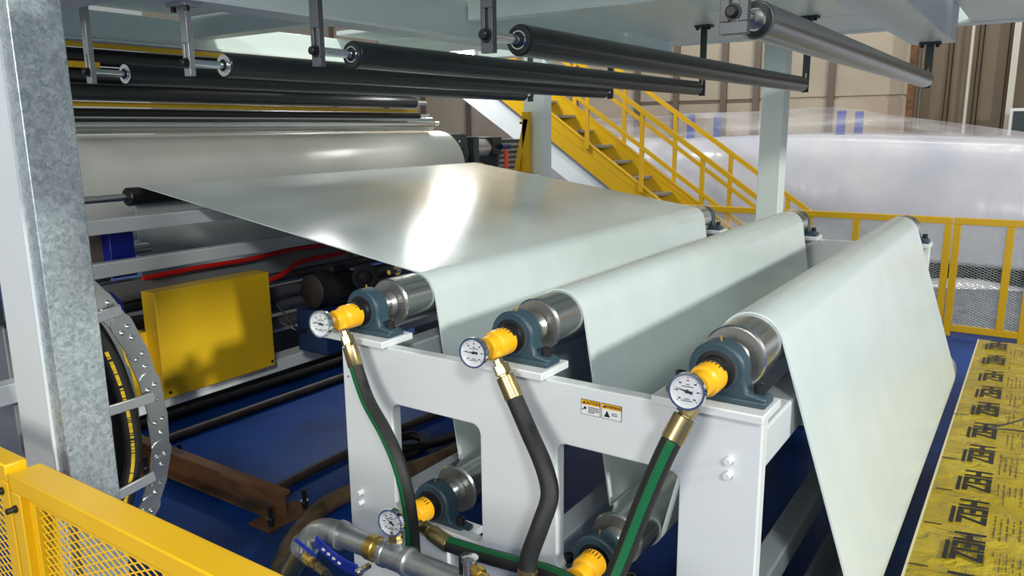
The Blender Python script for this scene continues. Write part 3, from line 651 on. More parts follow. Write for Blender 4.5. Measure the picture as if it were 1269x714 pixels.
# ------------------------------------------------------------------ galvanised duct and cable chain
du = thing('cable_duct', 'tall galvanised sheet metal cable duct beside the yellow fence', 'duct', (-2.03, 0.96, 0))
B().box(-2.055, -2.0, 0.900, 1.022, 0, 3.0).build('duct_body', 'galvanised', du, bevel=0.003)
B().box(-2.060, -2.053, 0.892, 1.026, 0, 3.0).build('back_flange', 'grey_white', du, bevel=0.001)
for z in (0.95, 1.33, 1.75, 2.15):
    for y in (0.906, 1.013): B().lathe((-2.0, y, z), (1, 0, 0), [(0, 0.0035), (0.002, 0.003)], 10).build('rivet', 'bright_steel', du)
ch = thing('cable_chain', 'curved steel cable drag chain hanging behind the galvanised duct', 'cable chain', (-2.3, 1.2, 0.55))
cpts = spline([(-2.3, 1.10, 1.33), (-2.3, 1.165, 1.25), (-2.3, 1.222, 1.15), (-2.3, 1.262, 1.03), (-2.3, 1.285, 0.895), (-2.3, 1.286, 0.756), (-2.3, 1.258, 0.65), (-2.3, 1.21, 0.56), (-2.3, 1.12, 0.48)], 6)
cx2 = 0.0
for si, xx in enumerate((-2.235, -2.40)):
    i = 0
    while i+5 < len(cpts):
        a = cpts[i]; c = cpts[i+5]; d = (c-a).normalized(); v = Vector((0, -d.z, d.y)); L = (c-a).length
        if v.y < 0: v = -v
        poly = []
        for k_ in range(9): an = PI/2+PI*k_/8; poly.append(a+d*(0.0)+d*0.034*math.cos(an)*1.0+v*0.034*math.sin(an))
        for k_ in range(9): an = -PI/2+PI*k_/8; poly.append(c+d*0.030*math.cos(an)+v*0.030*math.sin(an))
        th = xx+(0.0 if (i//5) % 2 else 0.004)
        bb = B(); n = len(poly)
        bb.add([(th, p.y, p.z) for p in poly]+[(th-0.005, p.y, p.z) for p in poly], [tuple(range(n)), tuple(range(2*n-1, n-1, -1))]+[(j, (j+1) % n, n+(j+1) % n, n+j) for j in range(n)])
        lk = bb.build('chain_link', 'steel', ch)
        for q in (a+d*0.012+v*0.012, a+d*0.02-v*0.012, a+d*L*0.5+v*0.006):
            B().lathe((th, q.y, q.z), (1, 0, 0), [(0, 0.008), (0.004, 0.0075), (0.008, 0.004)], 10).build('rivet', 'bright_steel', lk)
        i += 5
for (a, c) in (((-2.215, 1.200, 1.237), (-2.235, 1.08, 1.215)), ((-2.215, 1.272, 0.943), (-2.235, 1.11, 0.935)), ((-2.215, 1.245, 0.690), (-2.235, 1.10, 0.660))):
    B().beam(a, c, 0.010, 0.032).build('cross_bar', 'light_bar', ch, bevel=0.002)
for dy, xx, r, pr in ((-0.055, -2.30, 0.027, True), (-0.055, -2.36, 0.025, False)):
    t = thing('hydraulic_hose', ('black hydraulic hose with yellow print inside the cable chain' if pr else 'plain black hose at the back of the cable chain'), 'hose', (xx, 1.15, 0.5))
    pp = [Vector((xx, p.y+dy, p.z)) for p in cpts]
    B().tube(pp, r, 16).build('hose_tube', 'hose_black', t)
    if pr:
        dn = spline(pp, 6); L = len(dn); j = int(L*0.30)
        while j < int(L*0.86):
            p = dn[j]; d = (dn[j+1]-dn[j]).normalized(); v = Vector((0.86, -0.5, 0)); v = (v-d*v.dot(d)).normalized(); u = d.cross(v)
            ln = random.choice((0.006, 0.008, 0.004)); q = p+v*(r+0.0003)
            if random.random() > 0.18: B().beam(q-u*0.005, q+u*0.005, ln*0.55, 0.0008, v).build('print_mark', 'hose_print', t)
            j += 1

# ------------------------------------------------------------------ fences
def diamond_mesh(x0, x1, z0, z1, y, lw=0.046, sw=0.021, st_=0.0034):
    bb = B(); nx = int((x1-x0)/lw)+1; nz = int((z1-z0)/(sw/2))+1
    def clip(xa, za, xb, zb):
        if xb < x0 or xa > x1: return None
        t0, t1 = 0.0, 1.0
        if xa < x0: t0 = (x0-xa)/(xb-xa)
        if xb > x1: t1 = (x1-xa)/(xb-xa)
        return xa+(xb-xa)*t0, za+(zb-za)*t0, xa+(xb-xa)*t1, za+(zb-za)*t1
    for j in range(nz):
        z = z0+j*sw/2
        if z+sw/2 > z1: break
        off = 0 if j % 2 == 0 else lw/2
        for i in range(-1, nx+1):
            xm = x0+i*lw+off
            for s in (-1, 1):
                xa, za, xb, zb = (xm-lw/2, z+sw/2, xm, z) if s < 0 else (xm, z, xm+lw/2, z+sw/2)
                c = clip(xa, za, xb, zb)
                if not c: continue
                xa, za, xb, zb = c; h = st_/2
                bb.add([(xa, y-h, za-h), (xa, y+h, za-h*0.2), (xa, y, za+h), (xb, y-h, zb-h), (xb, y+h, zb-h*0.2), (xb, y, zb+h)],
                       [(0, 1, 4, 3), (1, 2, 5, 4), (2, 0, 3, 5)])
    return bb
def fence_panel(label, x0, x1, y, h, wd, dp, ym, mids=(), bolts=(), m_='yellow_paint', inner=0.0, base=0.04):
    t = thing('mesh_fence_panel', label, 'fence', ((x0+x1)/2, y, 0), 'yellow mesh fence panels')
    for x in (x0, x1-wd): B().box(x, x+wd, y, y+dp, 0, h-wd).build('post', m_, t, bevel=0.003)
    B().box(x0, x1, y, y+dp, h-wd, h).build('top_rail', m_, t, bevel=0.004)
    B().box(x0+wd, x1-wd, y, y+dp, base, base+wd).build('bottom_rail', m_, t, bevel=0.003)
    a, c, z0, z1 = x0+wd, x1-wd, base+wd, h-wd
    if inner:
        B().box(a, c, ym-0.012, ym+0.012, z1-inner, z1).build('inner_frame_rail', m_, t, bevel=0.002)
        for x in (a, c-inner): B().box(x, x+inner, ym-0.012, ym+0.012, z0, z1-inner).build('inner_frame_stile', m_, t, bevel=0.002)
        a += inner; c -= inner; z1 -= inner
    for mx_ in mids: B().box(mx_-wd/2, mx_+wd/2, y, y+dp, z0, z1).build('middle_post', m_, t, bevel=0.003)
    diamond_mesh(a, c, z0, z1, ym).build('expanded_mesh', 'pipe_zinc' if y > 5 else m_, t, kind='stuff')
    for (x, z) in bolts: B().lathe((x, y, z), (0, -1, 0), [(0, 0.009), (0.006, 0.009), (0.006, 0.0075), (0.022, 0.0075)], 14).build('bolt', 'black', t)
    return t
fence_panel('yellow mesh fence panel in the left foreground, cropped by left edge', -2.75, -1.950, 0.735, 0.985, 0.045, 0.05, 0.765, bolts=((-1.978, 0.915),), inner=0.022)
fence_panel('yellow mesh fence panel in foreground below the galvanised duct', -1.940, -0.55, 0.735, 0.968, 0.045, 0.075, 0.765, mids=(-1.29, -1.232), bolts=((-1.918, 0.885), (-1.16, 0.90)), inner=0.026)
FY = 7.28
fx = [(-3.60, -2.83, 'far yellow fence panel behind the stair foot'), (-2.82, -2.06, 'far yellow fence panel left of the mint column'), (-2.05, -0.565, 'wide far yellow fence panel with centre post'), (-0.555, 0.03, 'far yellow fence gate next to wrapped pallet'), (0.04, 0.8, 'far yellow fence panel at the right picture edge')]
for (a, c, l) in fx:
    fence_panel(l, a, c, FY, 0.995, 0.055, 0.05, FY+0.025, mids=((-1.30,) if a == -2.05 else (-0.155,) if a == -0.555 else ()), m_='stair_yellow')

# ------------------------------------------------------------------ stairs
sr = thing('yellow_stairs', 'yellow steel staircase with double handrails behind the rolls', 'stairs', (-3.4, 8.2, 0))
SLP = -0.687
zu = lambda x: 1.956+SLP*(x+4.8)
for (y0, y1, dz, nm) in ((7.78, 7.82, 0.0, 'stringer'), (8.60, 8.64, 0.0, 'stringer')):
    xa, xb = -8.0, -1.95
    B().prism([(xa, zu(xa)), (xb, zu(xb)), (xb, 0.0), (xb-0.43, 0.0), (xa, zu(xa)-0.30)], 'y', y0, y1).build(nm, 'stair_yellow', sr, bevel=0.004)
    B().beam((xa, (y0+y1)/2, zu(xa)+0.006), (xb, (y0+y1)/2, zu(xb)+0.006), 0.06, 0.012).build('stringer_flange', 'stair_yellow', sr)
x = -2.12
while x > -7.9:
    B().box(x-0.13, x+0.13, 7.82, 8.60, zu(x)-0.22, zu(x)-0.19).build('tread', 'tray_grey', sr)
    x -= 0.262
for (y, xs_) in ((7.765, (-4.93, -4.245, -3.578, -2.895, -2.25)), (8.655, (-5.6, -4.91, -4.225, -3.57, -2.90, -2.25))):
    for xx in xs_: B().box(xx-0.022, xx+0.022, y-0.015, y+0.015, zu(xx)-0.06, zu(xx)+0.80).build('baluster', 'stair_yellow', sr)
    for dz, w_ in ((0.80, 0.045), (0.42, 0.038)):
        xa, xb = -8.0, -2.0
        B().beam((xa, y, zu(xa)+dz), (xb, y, zu(xb)+dz), w_, w_).build('handrail', 'stair_yellow', sr)
    B().box(-2.02, -1.98, y-0.015, y+0.015, 0, zu(-2.0)+0.80).build('end_post', 'stair_yellow', sr)
us = thing('stair_soffit_panel', 'white panel sloping under the yellow staircase', 'panel', (-4.5, 8.1, 0.9))
xa, xb = -8.0, -3.2
B().prism([(xa, zu(xa)-0.31), (xb, zu(xb)-0.31), (xb-0.25, zu(xb)-0.40), (xa, zu(xa)-0.78)], 'y', 7.84, 8.58).build('panel', 'white_paint', us)
# yellow prop beside the thin column
pr = thing('yellow_prop', 'slanted yellow prop leaning on a post by thin column', 'prop', (-3.45, 5.2, 0))
B().box(-3.262, -3.205, 4.95, 5.0, 0, 1.87).build('post', 'yellow_paint', pr, bevel=0.003)
B().beam((-3.225, 4.975, 1.82), (-3.51, 4.975, 0.6), 0.045, 0.05, (0, 1, 0)).build('brace', 'yellow_paint', pr, bevel=0.003)
B().lathe((-3.262, 4.975, 1.79), (-1, -0.3, 0), [(0, 0.008), (0.03, 0.008)], 8).build('bolt', 'black', pr)

# ------------------------------------------------------------------ wrapped stack behind the fence
def wavy(x0, x1, nx, fy, fz, nz, seed):
    rnd = random.Random(seed); ph = [rnd.uniform(0, 6.28) for _ in range(6)]; vs_ = []; fs = []
    for i in range(nx+1):
        for j in range(nz+1):
            u = i/nx; v = j/nz; x = x0+(x1-x0)*u
            vs_.append((x, fy(u, v, ph), fz(u, v, ph)))
    for i in range(nx):
        for j in range(nz): a = i*(nz+1)+j; fs.append((a, a+nz+1, a+nz+2, a+1))
    return vs_, fs
ws = thing('wrapped_stack', 'long stack wrapped in white plastic with clear film on top', 'wrapped goods', (-2.5, 10.6, 0))
def fy(u, v, ph): return 9.75+0.10*math.sin(9*u+ph[0])*v+0.05*math.sin(23*u+ph[1])-0.22*math.sin(PI*min(1, v*1.2))*0.5+0.25*max(0, v-0.85)*4
def fz(u, v, ph): return 0.22+(1.38+0.03*math.sin(14*u+ph[2])-0.10*max(0, u-0.55))*v
vs_, fs = wavy(-6.9, 4.5, 90, fy, fz, 24, 3); bb = B(); bb.add(vs_, fs)
k0 = len(bb.v)
top = [bb.v[i*25+24] for i in range(91)]
bb.add([(p[0], p[1], p[2]) for p in top]+[(p[0], 12.6, p[2]+0.02) for p in top], [(i, i+1, 92+i, 91+i) for i in range(90)])
o = bb.build('white_wrap', 'wrap_white', ws, angle=80)
md = o.modifiers.new('solid', 'SOLIDIFY'); md.thickness = 0.01
def film_y(u, v, ph): return 9.95+0.05*math.sin(17*u+ph[0])*(1-v)+0.35*v
def film_z(u, v, ph):
    x = -6.6+11.0*u
    topz = 1.86+0.12*math.exp(-((x+2.2)/0.9)**2)+0.08*math.exp(-((x+4.05)/0.7)**2)-0.12*max(0, (x+2.1))*0.9
    return 1.50+(max(topz, 1.62)-1.50)*v+0.02*math.sin(30*u+ph[1])*v
vs_, fs = wavy(-6.6, 4.4, 90, film_y, film_z, 6, 5); bb = B(); bb.add(vs_, fs)
top = [bb.v[i*7+6] for i in range(91)]
bb.add([tuple(p) for p in top]+[(p[0], 12.4, p[2]-0.04) for p in top], [(i, i+1, 92+i, 91+i) for i in range(90)])
bb.build('clear_film', 'clear_film', ws, angle=80)
for xx, yy in ((-2.12, 10.36), (-2.05, 11.1), (-4.06, 10.36), (-3.95, 11.1)):
    B().box(xx-0.05, xx+0.05, yy, yy+0.05, 0.1, 1.92).build('blue_post', 'post_blue', ws, bevel=0.004)
B().box(-6.8, 4.4, 10.0, 12.4, 0.0, 0.20).build('base_skid', 'black', ws)
vs_, fs = wavy(-6.9, 4.5, 120, lambda u, v, ph: 9.35+0.4*v+0.08*math.sin(40*u+ph[0])*(1-v), lambda u, v, ph: 0.02+0.06*math.sin(v*PI)*(1+0.6*math.sin(55*u+ph[1])), 6, 9)
bb = B(); bb.add(vs_, fs); o = bb.build('foil_skirt', 'silver_foil', ws, angle=80); o.modifiers.new('solid', 'SOLIDIFY').thickness = 0.004
vs_, fs = wavy(-6.5, 4.0, 90, lambda u, v, ph: 7.55+1.9*v, lambda u, v, ph: 0.012+0.012*(1+math.sin(31*u+ph[0]+5*v)*math.sin(17*v+ph[1])), 24, 11)
bb = B(); bb.add(vs_, fs); tp = bb.build('ground_tarp', 'tarp_grey', None, angle=80); tag(tp, 'crumpled grey tarp on the floor behind far fence', 'tarp'); tp.modifiers.new('solid', 'SOLIDIFY').thickness = 0.004

# ------------------------------------------------------------------ yellow wrapped pallet
yp_ = thing('wrapped_pallet', 'flat pallet wrapped in crumpled yellow printed film', 'wrapped pallet', (0.25, 4.0, 0))
ZP = 0.35; X0, X1, Y0, Y1 = -0.232, 0.85, 1.5, 5.83
rnd = random.Random(4); vs_ = []; fs = []; nx, ny = 40, 140
cre = [(rnd.uniform(X0, X1), rnd.uniform(Y0, Y1), rnd.uniform(0, PI), rnd.uniform(0.05, 0.25), rnd.uniform(0.003, 0.010)) for _ in range(70)]
for i in range(nx+1):
    for j in range(ny+1):
        x = X0+(X1-X0)*i/nx; y = Y0+(Y1-Y0)*j/ny; z = ZP
        e0 = min(1, (x-X0)/0.05, (X1-x)/0.05)
        for (a, c, an, L, h) in cre:
            u = (x-a)*math.cos(an)+(y-c)*math.sin(an); v = -(x-a)*math.sin(an)+(y-c)*math.cos(an)
            if abs(u) < L*2 and abs(v) < 0.12: z += h*math.exp(-(u/L)**2-(v/0.022)**2)*e0*(0.15 if -0.17 < x < -0.02 else 1)
        vs_.append((x, y, z))
for i in range(nx):
    for j in range(ny): a = i*(ny+1)+j; fs.append((a, a+ny+1, a+ny+2, a+1))
bb = B(); bb.add(vs_, fs); bb.build('film_top', 'gold_film', yp_, angle=60)
B().box(X0+0.001, X1, Y0, Y1, 0.12, ZP-0.002).build('film_side', 'gold_film', yp_, bevel=0.01)
B().box(X0-0.004, X0+0.004, Y0, Y1, ZP-0.012, ZP+0.001).build('film_seam', 'pale_edge', yp_)
for y in (1.6, 2.6, 3.6, 4.6, 5.6): B().box(X0+0.03, X1-0.05, y, y+0.12, 0, 0.12).build('pallet_block', 'rust', yp_)
def film_z_at(x, y):
    i = round((x-X0)/(X1-X0)*nx); j = round((y-Y0)/(Y1-Y0)*ny)
    return max(vs_[max(0, min(nx, i+a))*(ny+1)+max(0, min(ny, j+c))][2] for a in (-1, 0, 1) for c in (-1, 0, 1))
RT = Matrix(((0, 1, 0, 0), (-1, 0, 0, 0), (0, 0, 1, 0), (0, 0, 0, 1)))
for k_, (x, y) in enumerate([(-0.124, 5.67), (-0.120, 5.32), (-0.116, 4.98), (-0.111, 4.66), (-0.108, 4.35), (-0.103, 4.03), (-0.098, 3.72), (-0.093, 3.41), (-0.089, 3.11), (-0.083, 2.81), (-0.078, 2.51), (-0.073, 2.21)]):
    z = max(film_z_at(x+a_, y+c_) for a_ in (-0.03, 0, 0.03) for c_ in (-0.1, -0.05, 0, 0.05, 0.1))+0.001
    text_mesh('lettering', 'HEIZ', 0.128, Matrix.Translation((x+0.004, y, z)) @ RT @ Matrix.Scale(0.78, 4, (1, 0, 0)), 'ink', yp_, shear=-0.25, ext=0.0004, bold=0.0035)
    B().box(x-0.058, x-0.045, y-0.12, y+0.02, z-0.0006, z+0.0006).build('lettering_bar', 'ink', yp_)
    bb = B()
    for q in range(7):
        ya = y+0.04-rnd.uniform(0, 0.05); xx = x+0.080+0.019*q
        while ya > y-0.17:
            L = rnd.uniform(0.012, 0.05); zz = film_z_at(xx, ya)+0.001
            bb.box(xx, xx+0.0035, ya-L, ya, zz-0.0004, zz+0.0004); ya -= L+rnd.uniform(0.006, 0.02)
            if rnd.random() < 0.12: break
    bb.build('fine_print', 'brown_rib', yp_, kind='stuff')
tw = thing('cut_strap_end', 'thin black strap end lying across the yellow film', 'strap', (-0.02, 4.05, 0.36))
B().tube([(-0.14, 3.985, 0.372), (-0.05, 4.03, 0.372), (0.03, 4.06, 0.370), (0.30, 4.10, 0.372)], 0.004, 6, 4).build('strap', 'black', tw)
B().tube([(-0.09, 4.00, 0.376), (-0.03, 4.075, 0.378), (0.045, 4.17, 0.39)], 0.004, 6, 4).build('strap_tail', 'black', tw)
for (x, y) in ((-0.19, 2.61), (-0.185, 2.95), (-0.18, 3.27), (-0.19, 3.60), (-0.2, 4.2)):
    B().beam((x-0.035, y-0.01, film_z_at(x, y)+0.001), (x+0.02, y, film_z_at(x, y)+0.001), 0.006, 0.0012).build('tick_mark', 'ink', yp_)

# ------------------------------------------------------------------ back unit: rolls
def y_roll(name, label, x, z, r, y0, y1, m_, shaft=None, cat='roll', grp='rolls of the back unit'):
    t = thing(name, label, cat, (x, (y0+y1)/2, z-r), grp)
    B().lathe((x, y0, z), (0, 1, 0), [(0, r-min(0.012, r*0.1)), (min(0.012, r*0.1), r), (y1-y0-min(0.03, r*0.2), r), (y1-y0, r-min(0.03, r*0.2))], 64).build('shell', m_, t)
    if shaft: B().cyl((x, y0-shaft[0], z), (x, y1+shaft[1], z), shaft[2]).build('shaft', 'bright_steel', t)
    return t
y_roll('calender_roll', 'very large white covered roll behind the flat sheet', -3.79, 1.478, 0.262, 1.78, 4.62, 'roll_cover', (0.05, 0.05, 0.06))
y_roll('guide_roller', 'black rubber guide roller under the sheet with chrome shaft', -3.25, 1.478, 0.040, 1.84, 4.42, 'black_metal', (0.32, 0.12, 0.016))
y_roll('polished_roll', 'polished silver roll above the large white roll', -3.72, 1.790, 0.045, 1.80, 4.45, 'steel', (0.1, 0.08, 0.015))
for k_, (x, z, r) in enumerate([(-3.50, 2.075, 0.037), (-3.53, 2.000, 0.037), (-3.50, 1.925, 0.036)]):
    y_roll('guide_roller', ['topmost dark guide roller of the back unit', 'middle dark guide roller of the back unit', 'lowest dark guide roller of back unit with chrome shaft end'][k_], x, z, r, 1.55, 4.02, 'anodised', (0.1, 0.11, 0.014))
y_roll('guide_roller', 'slim black roller under the yellow bar of back unit', -3.62, 1.842, 0.020, 1.55, 4.2, 'black_metal', (0.1, 0.1, 0.01))
tag(B().beam((-3.44, 1.2, 2.120), (-3.44, 3.3, 2.120), 0.02, 0.022).build('yellow_rail', 'dull_yellow', bevel=0.004), 'yellow square rail under the platform edge, above dark rollers', 'rail')
tag(B().beam((-3.56, 1.2, 1.878), (-3.56, 4.1, 1.872), 0.02, 0.022).build('yellow_bar', 'dull_yellow', bevel=0.003), 'long thin yellow bar below the dark guide rollers', 'bar')
tag(B().beam((-3.46, 1.4, 2.038), (-3.46, 1.90, 2.038), 0.02, 0.028).build('yellow_bar', 'dull_yellow', bevel=0.003), 'short yellow bar behind the leftmost hanger', 'bar')

bu = thing('back_unit_frame', 'white beam frame of the back roll unit with blue plates', 'machine frame', (-3.0, 3.0, 0))
X = -2.92
for (z0, z1) in ((1.372, 1.428), (1.206, 1.262)):
    B().box(X-0.05, X, 1.30, 4.7, z0, z1).build('cross_beam', 'grey_white', bu, bevel=0.004)
B().box(-2.86, -2.76, 1.2, 4.9, 0.685, 0.742).build('base_beam', 'white_paint', bu, bevel=0.004)
B().box(-3.30, -3.22, 1.2, 4.9, 0.72, 0.80).build('base_beam', 'grey_white', bu, bevel=0.004)
B().box(-3.05, -2.98, 1.3, 4.9, 1.085, 1.165).build('cable_tray', 'tray_grey', bu, bevel=0.004)
for y in (1.36, 4.75):
    B().box(-4.2, -3.35, y-0.03, y+0.03, 0.0, 1.02).build('side_frame', 'tray_grey', bu, bevel=0.004)
    if y < 3: B().box(-4.1, -3.3, y-0.10, y-0.04, 1.02, 1.9).build('side_frame', 'slate', bu, bevel=0.004)
B().prism([(-3.10, 0.92), (-2.82, 0.88), (-2.82, 1.12), (-2.90, 1.155)], 'y', 1.50, 1.54).build('blue_gusset', 'blue_paint', bu, bevel=0.003)
B().box(-3.12, -3.02, 1.62, 1.72, 1.18, 1.36).build('blue_block', 'blue_paint', bu, bevel=0.003)
B().box(-3.16, -3.08, 1.54, 1.64, 1.16, 1.37).build('brown_block', 'frame_brown', bu, bevel=0.003)
B().cyl((-3.06, 1.70, 1.28), (-3.06, 1.80, 1.28), 0.028).build('journal', 'bright_steel', bu)
B().lathe((-2.86, 1.50, 1.045), (0, -1, 0), [(0, 0.026), (0.006, 0.026), (0.008, 0.018), (0.03, 0.016), (0.03, 0.011), (0.06, 0.011)], 20).build('brass_nut', 'gold_brass', bu)
B().box(-3.13, -3.05, 1.36, 1.42, 1.39, 1.52).build('yellow_clamp', 'dull_yellow', bu, bevel=0.003)
for k_, (x, z) in enumerate([(-2.95, 1.00), (-2.98, 0.93), (-2.93, 0.86), (-3.02, 1.06)]):
    y_roll('drive_roller', ['upper dark steel roller behind the yellow guard box', 'second dark steel roller behind guard box', 'lowest dark steel roller behind guard box', 'dark steel roller below the cable tray'][k_], x, z, 0.030, 1.45, 4.6, 'dark_bar', (0.05, 0.05, 0.012))
for k_, (x, z) in enumerate([(-2.22, 1.165), (-2.14, 1.120)]):
    y_roll('chrome_roller', ['chrome roller under the sheet beside the fan', 'lower chrome roller beside the first upper roll'][k_], x, z, 0.022, 2.40, 4.4, 'steel', (0.05, 0.05, 0.01))
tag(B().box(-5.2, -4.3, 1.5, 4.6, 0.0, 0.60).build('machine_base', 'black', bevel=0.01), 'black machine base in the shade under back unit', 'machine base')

# yellow guard box
gb = thing('guard_box', 'yellow sheet metal guard box on the white base beam', 'guard box', (-2.72, 1.85, 0.742))
B().box(-2.79, -2.70, 1.592, 2.118, 0.742, 1.160).build('cover', 'dull_yellow', gb, bevel=0.004)
B().box(-2.86, -2.78, 1.50, 1.60, 0.745, 1.00).build('side_box', 'dull_yellow', gb, bevel=0.004)
for (y, z) in ((1.615, 0.765), (2.10, 0.765)): B().lathe((-2.70, y, z), (1, 0, 0), [(0, 0.006), (0.006, 0.006)], 10).build('screw', 'black', gb)
# motor on its blue box
mo = thing('drive_motor', 'black electric motor on a dark blue box behind left gauge', 'motor', (-2.55, 2.35, 0.85))
B().box(-2.64, -2.46, 2.20, 2.52, 0.80, 0.99).build('motor_base', 'navy_box', mo, bevel=0.006)
B().lathe((-2.54, 2.20, 1.075), (0, 1, 0), [(0, 0.05), (0.01, 0.072), (0.07, 0.074), (0.08, 0.080), (0.20, 0.080), (0.21, 0.07), (0.25, 0.05), (0.30, 0.03)], 36).build('motor_body', 'black', mo)
for k_ in range(14):
    a = 2*PI*k_/14; B().beam((-2.54+0.082*math.cos(a), 2.285, 1.075+0.082*math.sin(a)), (-2.54+0.082*math.cos(a), 2.40, 1.075+0.082*math.sin(a)), 0.005, 0.005).build('cooling_fin', 'black_metal', mo)
B().box(-2.56, -2.49, 2.29, 2.37, 1.145, 1.175).build('terminal_box', 'black_metal', mo, bevel=0.004)
fn = thing('fan_blower', 'small black round fan beside the drive motor', 'fan', (-2.40, 2.40, 1.0))
B().lathe((-2.40, 2.39, 1.125), (0.75, -0.6, 0), [(0, 0.05), (0.004, 0.058), (0.03, 0.058), (0.032, 0.045), (0.030, 0.03), (0.038, 0.022), (0.04, 0.01)], 32).build('fan_housing', 'black_metal', fn)
B().box(-2.43, -2.40, 2.37, 2.40, 0.98, 1.08).build('fan_stand', 'black', fn)
B().tube([(-2.42, 2.36, 1.18), (-2.43, 2.33, 1.24), (-2.44, 2.35, 1.29)], 0.008, 8, 4).build('fan_cable', 'black', fn)
for k_, (pts, r) in enumerate([([(-2.95, 1.70, 1.175), (-2.95, 1.95, 1.180), (-2.95, 2.2, 1.178), (-2.95, 2.45, 1.190), (-2.95, 2.75, 1.185), (-2.95, 3.3, 1.18)], 0.011), ([(-2.94, 2.15, 1.05), (-2.94, 2.36, 1.075), (-2.94, 2.50, 1.125), (-2.94, 2.72, 1.13), (-2.94, 2.95, 1.155), (-2.94, 3.3, 1.17)], 0.012)]):
    tag(B().tube(pts, r, 10, 6).build('air_line', 'red_hose'), ['straight red air line along the cable tray', 'lower wavy red air line beside the guard box'][k_], 'air line')
for k_, pts in enumerate([[(-2.66, 2.12, 1.02), (-2.60, 2.14, 0.94), (-2.58, 2.17, 0.905), (-2.58, 2.24, 0.93), (-2.58, 2.30, 0.98)], [(-2.66, 2.13, 0.94), (-2.60, 2.17, 0.90), (-2.58, 2.22, 0.89), (-2.57, 2.28, 0.92)]]):
    tag(B().tube(pts, 0.0045, 8, 6).build('power_cable', 'black'), ['thin black cable looping from guard box to motor', 'second thin black cable sagging below the first'][k_], 'cable')
# gear and servo drive at far end of the large roll
bh = thing('roll_bearing_housing', 'dark square bearing housing at the end of large white roll', 'bearing', (-3.75, 4.75, 1.3))
B().box(-3.92, -3.66, 4.66, 4.80, 1.30, 1.715).build('housing', 'slate', bh, bevel=0.01)
B().ring((-3.66, 4.73, 1.57), (1, 0, 0), 0.062, 0.040, 0.014).build('flange', 'slate', bh); B().cyl((-3.665, 4.73, 1.57), (-3.64, 4.73, 1.57), 0.032).build('cap', 'black', bh)
for z in (1.48, 1.66): B().lathe((-3.66, 4.69, z), (1, 0, 0), [(0, 0.009), (0.01, 0.009)], 8).build('bolt', 'bright_steel', bh)
sv = thing('servo_drive', 'silver and black servo motor with shaft behind the sheet', 'motor', (-3.75, 5.0, 1.4))
for z in (1.60, 1.55): B().cyl((-3.72, 4.80, z), (-3.72, 4.90, z), 0.016).build('coupling_rod', 'bright_steel', sv)
B().box(-3.84, -3.66, 4.88, 4.95, 1.30, 1.69).build('gear_housing', 'slate', sv, bevel=0.006)
B().cyl((-3.74, 4.95, 1.60), (-3.74, 5.14, 1.60), 0.070).build('motor_barrel', 'light_bar', sv)
B().box(-3.82, -3.66, 5.13, 5.26, 1.54, 1.685).build('motor_end', 'black', sv, bevel=0.008)
B().cyl((-3.64, 5.22, 1.605), (-3.64, 5.34, 1.605), 0.02).build('connector', 'navy_box', sv)
tag(B().tube([(-3.60, 5.22, 1.58), (-3.59, 5.22, 1.50), (-3.60, 5.21, 1.38)], 0.018, 10, 4).build('warning_ribbon', 'orange_red'), 'bright orange red cable sleeve hanging by servo motor', 'cable')
lo = thing('louvre_cabinet', 'dark cabinet with horizontal louvres behind the servo motor', 'cabinet', (-3.8, 5.5, 0))
B().box(-4.1, -3.72, 5.27, 5.66, 0, 1.66).build('cabinet_body', 'slate', lo, bevel=0.006)
for k_ in range(9): B().beam((-3.715, 5.29, 1.62-0.042*k_), (-3.715, 5.63, 1.62-0.042*k_), 0.02, 0.018, (0.4, 0, 1)).build('louvre', 'light_bar', lo)
B().box(-3.725, -3.70, 5.63, 5.67, 1.2, 1.67).build('cabinet_trim', 'light_bar', lo)
# electrical box left of the roll end under the platform
# ------------------------------------------------------------------ floor items
ib = thing('steel_beam', 'rusty steel H beam lying on the blue floor', 'steel beam', (-3.3, 2.15, 0))
bb = B()
bb.prism([(2.06, 0.015), (2.17, 0.015), (2.17, 0.025), (2.120, 0.025), (2.120, 0.122), (2.145, 0.122), (2.145, 0.14), (2.085, 0.14), (2.085, 0.122), (2.110, 0.122), (2.110, 0.025), (2.06, 0.025)], 'x', -4.2, -2.70)
bb.build('profile', 'rust', ib)
for x in (-3.72, -2.74):
    p_ = B().box(x-0.07, x+0.07, 1.99, 2.25, 0.0, 0.015).build('base_plate', 'rust', ib, bevel=0.002)
    for y in (2.02, 2.215):
        B().lathe((x+0.05, y, 0.02), (0, 0, 1), [(0, 0.012), (0.02, 0.012), (0.02, 0.016), (0.04, 0.016), (0.04, 0.011), (0.095, 0.011)], 8).build('anchor_bolt', 'black', p_)
        B().ring((x+0.05, y, 0.055), (0, 0, 1), 0.019, 0.008, 0.006).build('washer', 'steel', p_)
def floor_tube(name, label, pts, r, m_, cat='hose'): return tag(B().tube(pts, r, 14, 8).build(name, m_), label, cat)
floor_tube('brown_hose', 'thick brown hose snaking over the floor towards the pipe elbow', [(-1.95, 1.45, 0.12), (-2.25, 1.70, 0.06), (-2.48, 1.98, 0.045), (-2.60, 2.30, 0.042), (-2.52, 2.75, 0.042), (-2.47, 3.05, 0.042), (-2.5, 3.6, 0.042)], 0.042, 'brown_hose')
floor_tube('floor_conduit', 'dark conduit on blue floor behind the rusty beam', [(-4.0, 1.6, 0.03), (-3.99, 2.25, 0.03), (-3.98, 2.85, 0.03), (-3.97, 3.7, 0.03), (-3.97, 4.6, 0.03)], 0.026, 'floor_tube', 'conduit')
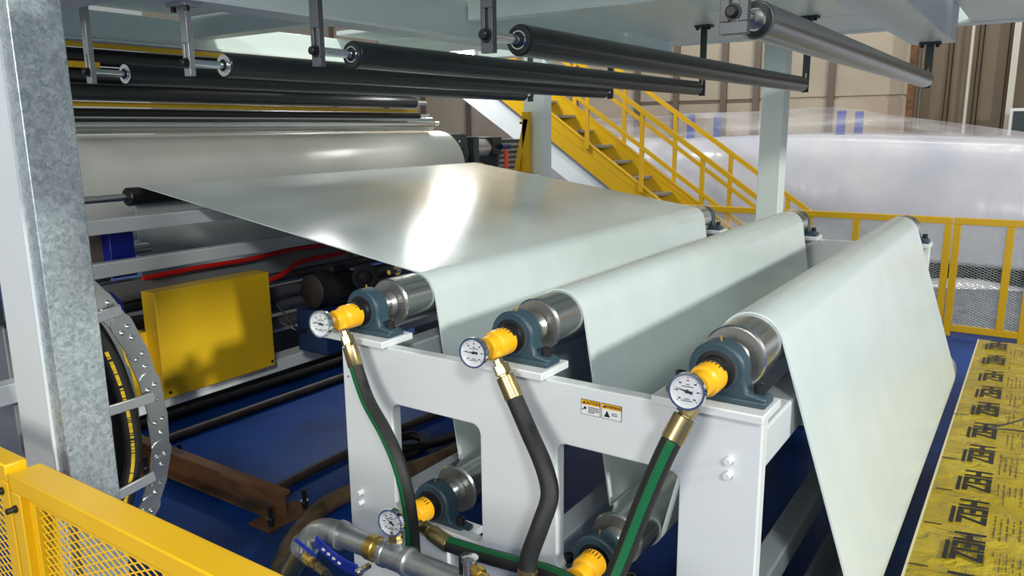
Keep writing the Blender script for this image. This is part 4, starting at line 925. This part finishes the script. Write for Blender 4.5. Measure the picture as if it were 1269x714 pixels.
floor_tube('floor_conduit', 'dark conduit running from the rusty beam to the cutout', [(-2.94, 2.205, 0.03), (-2.965, 2.5, 0.03), (-2.968, 2.765, 0.03), (-2.964, 3.135, 0.03), (-2.937, 3.5, 0.03), (-2.9, 4.2, 0.03)], 0.024, 'floor_tube', 'conduit')
floor_tube('coiled_hose', 'black hose coiled on the floor seen through left cutout', [(-2.75, 2.75, 0.03), (-2.66, 2.92, 0.03), (-2.70, 3.08, 0.04), (-2.80, 3.10, 0.05), (-2.84, 2.98, 0.05), (-2.76, 2.86, 0.06), (-2.66, 2.98, 0.06), (-2.62, 3.15, 0.04), (-2.6, 3.5, 0.03)], 0.024, 'black')
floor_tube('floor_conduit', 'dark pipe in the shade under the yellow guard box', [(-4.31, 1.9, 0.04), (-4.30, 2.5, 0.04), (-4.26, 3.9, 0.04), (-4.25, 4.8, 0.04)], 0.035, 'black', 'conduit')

# ------------------------------------------------------------------ bright work lamp under the far platform edge
def work_lamp(label, LC, target, hw, hh, stem):
    LC = Vector(LC); LD = (Vector(target)-LC).normalized(); LU = LD.cross(Vector((0, 0, 1))).normalized(); LV = LU.cross(LD)
    la = thing('work_lamp', label, 'lamp', LC-Vector((0, 0, hh)), 'white work lamps')
    def lamp_box(name, m_, u0, u1, v0, v1, d0, d1):
        vs_ = [LC+LU*u+LV*v+LD*d for d in (d0, d1) for (u, v) in ((u0, v0), (u1, v0), (u1, v1), (u0, v1))]
        return B().add(vs_, [(0,3,2,1),(4,5,6,7),(0,1,5,4),(1,2,6,5),(2,3,7,6),(3,0,4,7)]).build(name, m_, la)
    lamp_box('lamp_housing', 'light_bar', -hw-0.02, hw+0.02, -hh-0.015, hh+0.015, -0.05, -0.008)
    lamp_box('lamp_lens', 'lamp_glow', -hw, hw, -hh, hh, -0.008, 0.0)
    B().cyl(LC-LD*0.03, LC-LD*0.03+Vector((0, 0, stem)), 0.010).build('lamp_stem', 'light_bar', la)
work_lamp('glaring white work lamp under the platform above the large roll', (-3.22, 4.05, 2.185), (-2.5, 2.2, 1.2), 0.16, 0.06, 0.10)
work_lamp('added lamp farther back by the stairs, lengthens the sheet streak', (-4.45, 5.85, 2.49), (-2.2, 2.6, 1.3), 0.20, 0.10, 0.50)  # added second lamp, its reflection carries the sheet's streak farther up
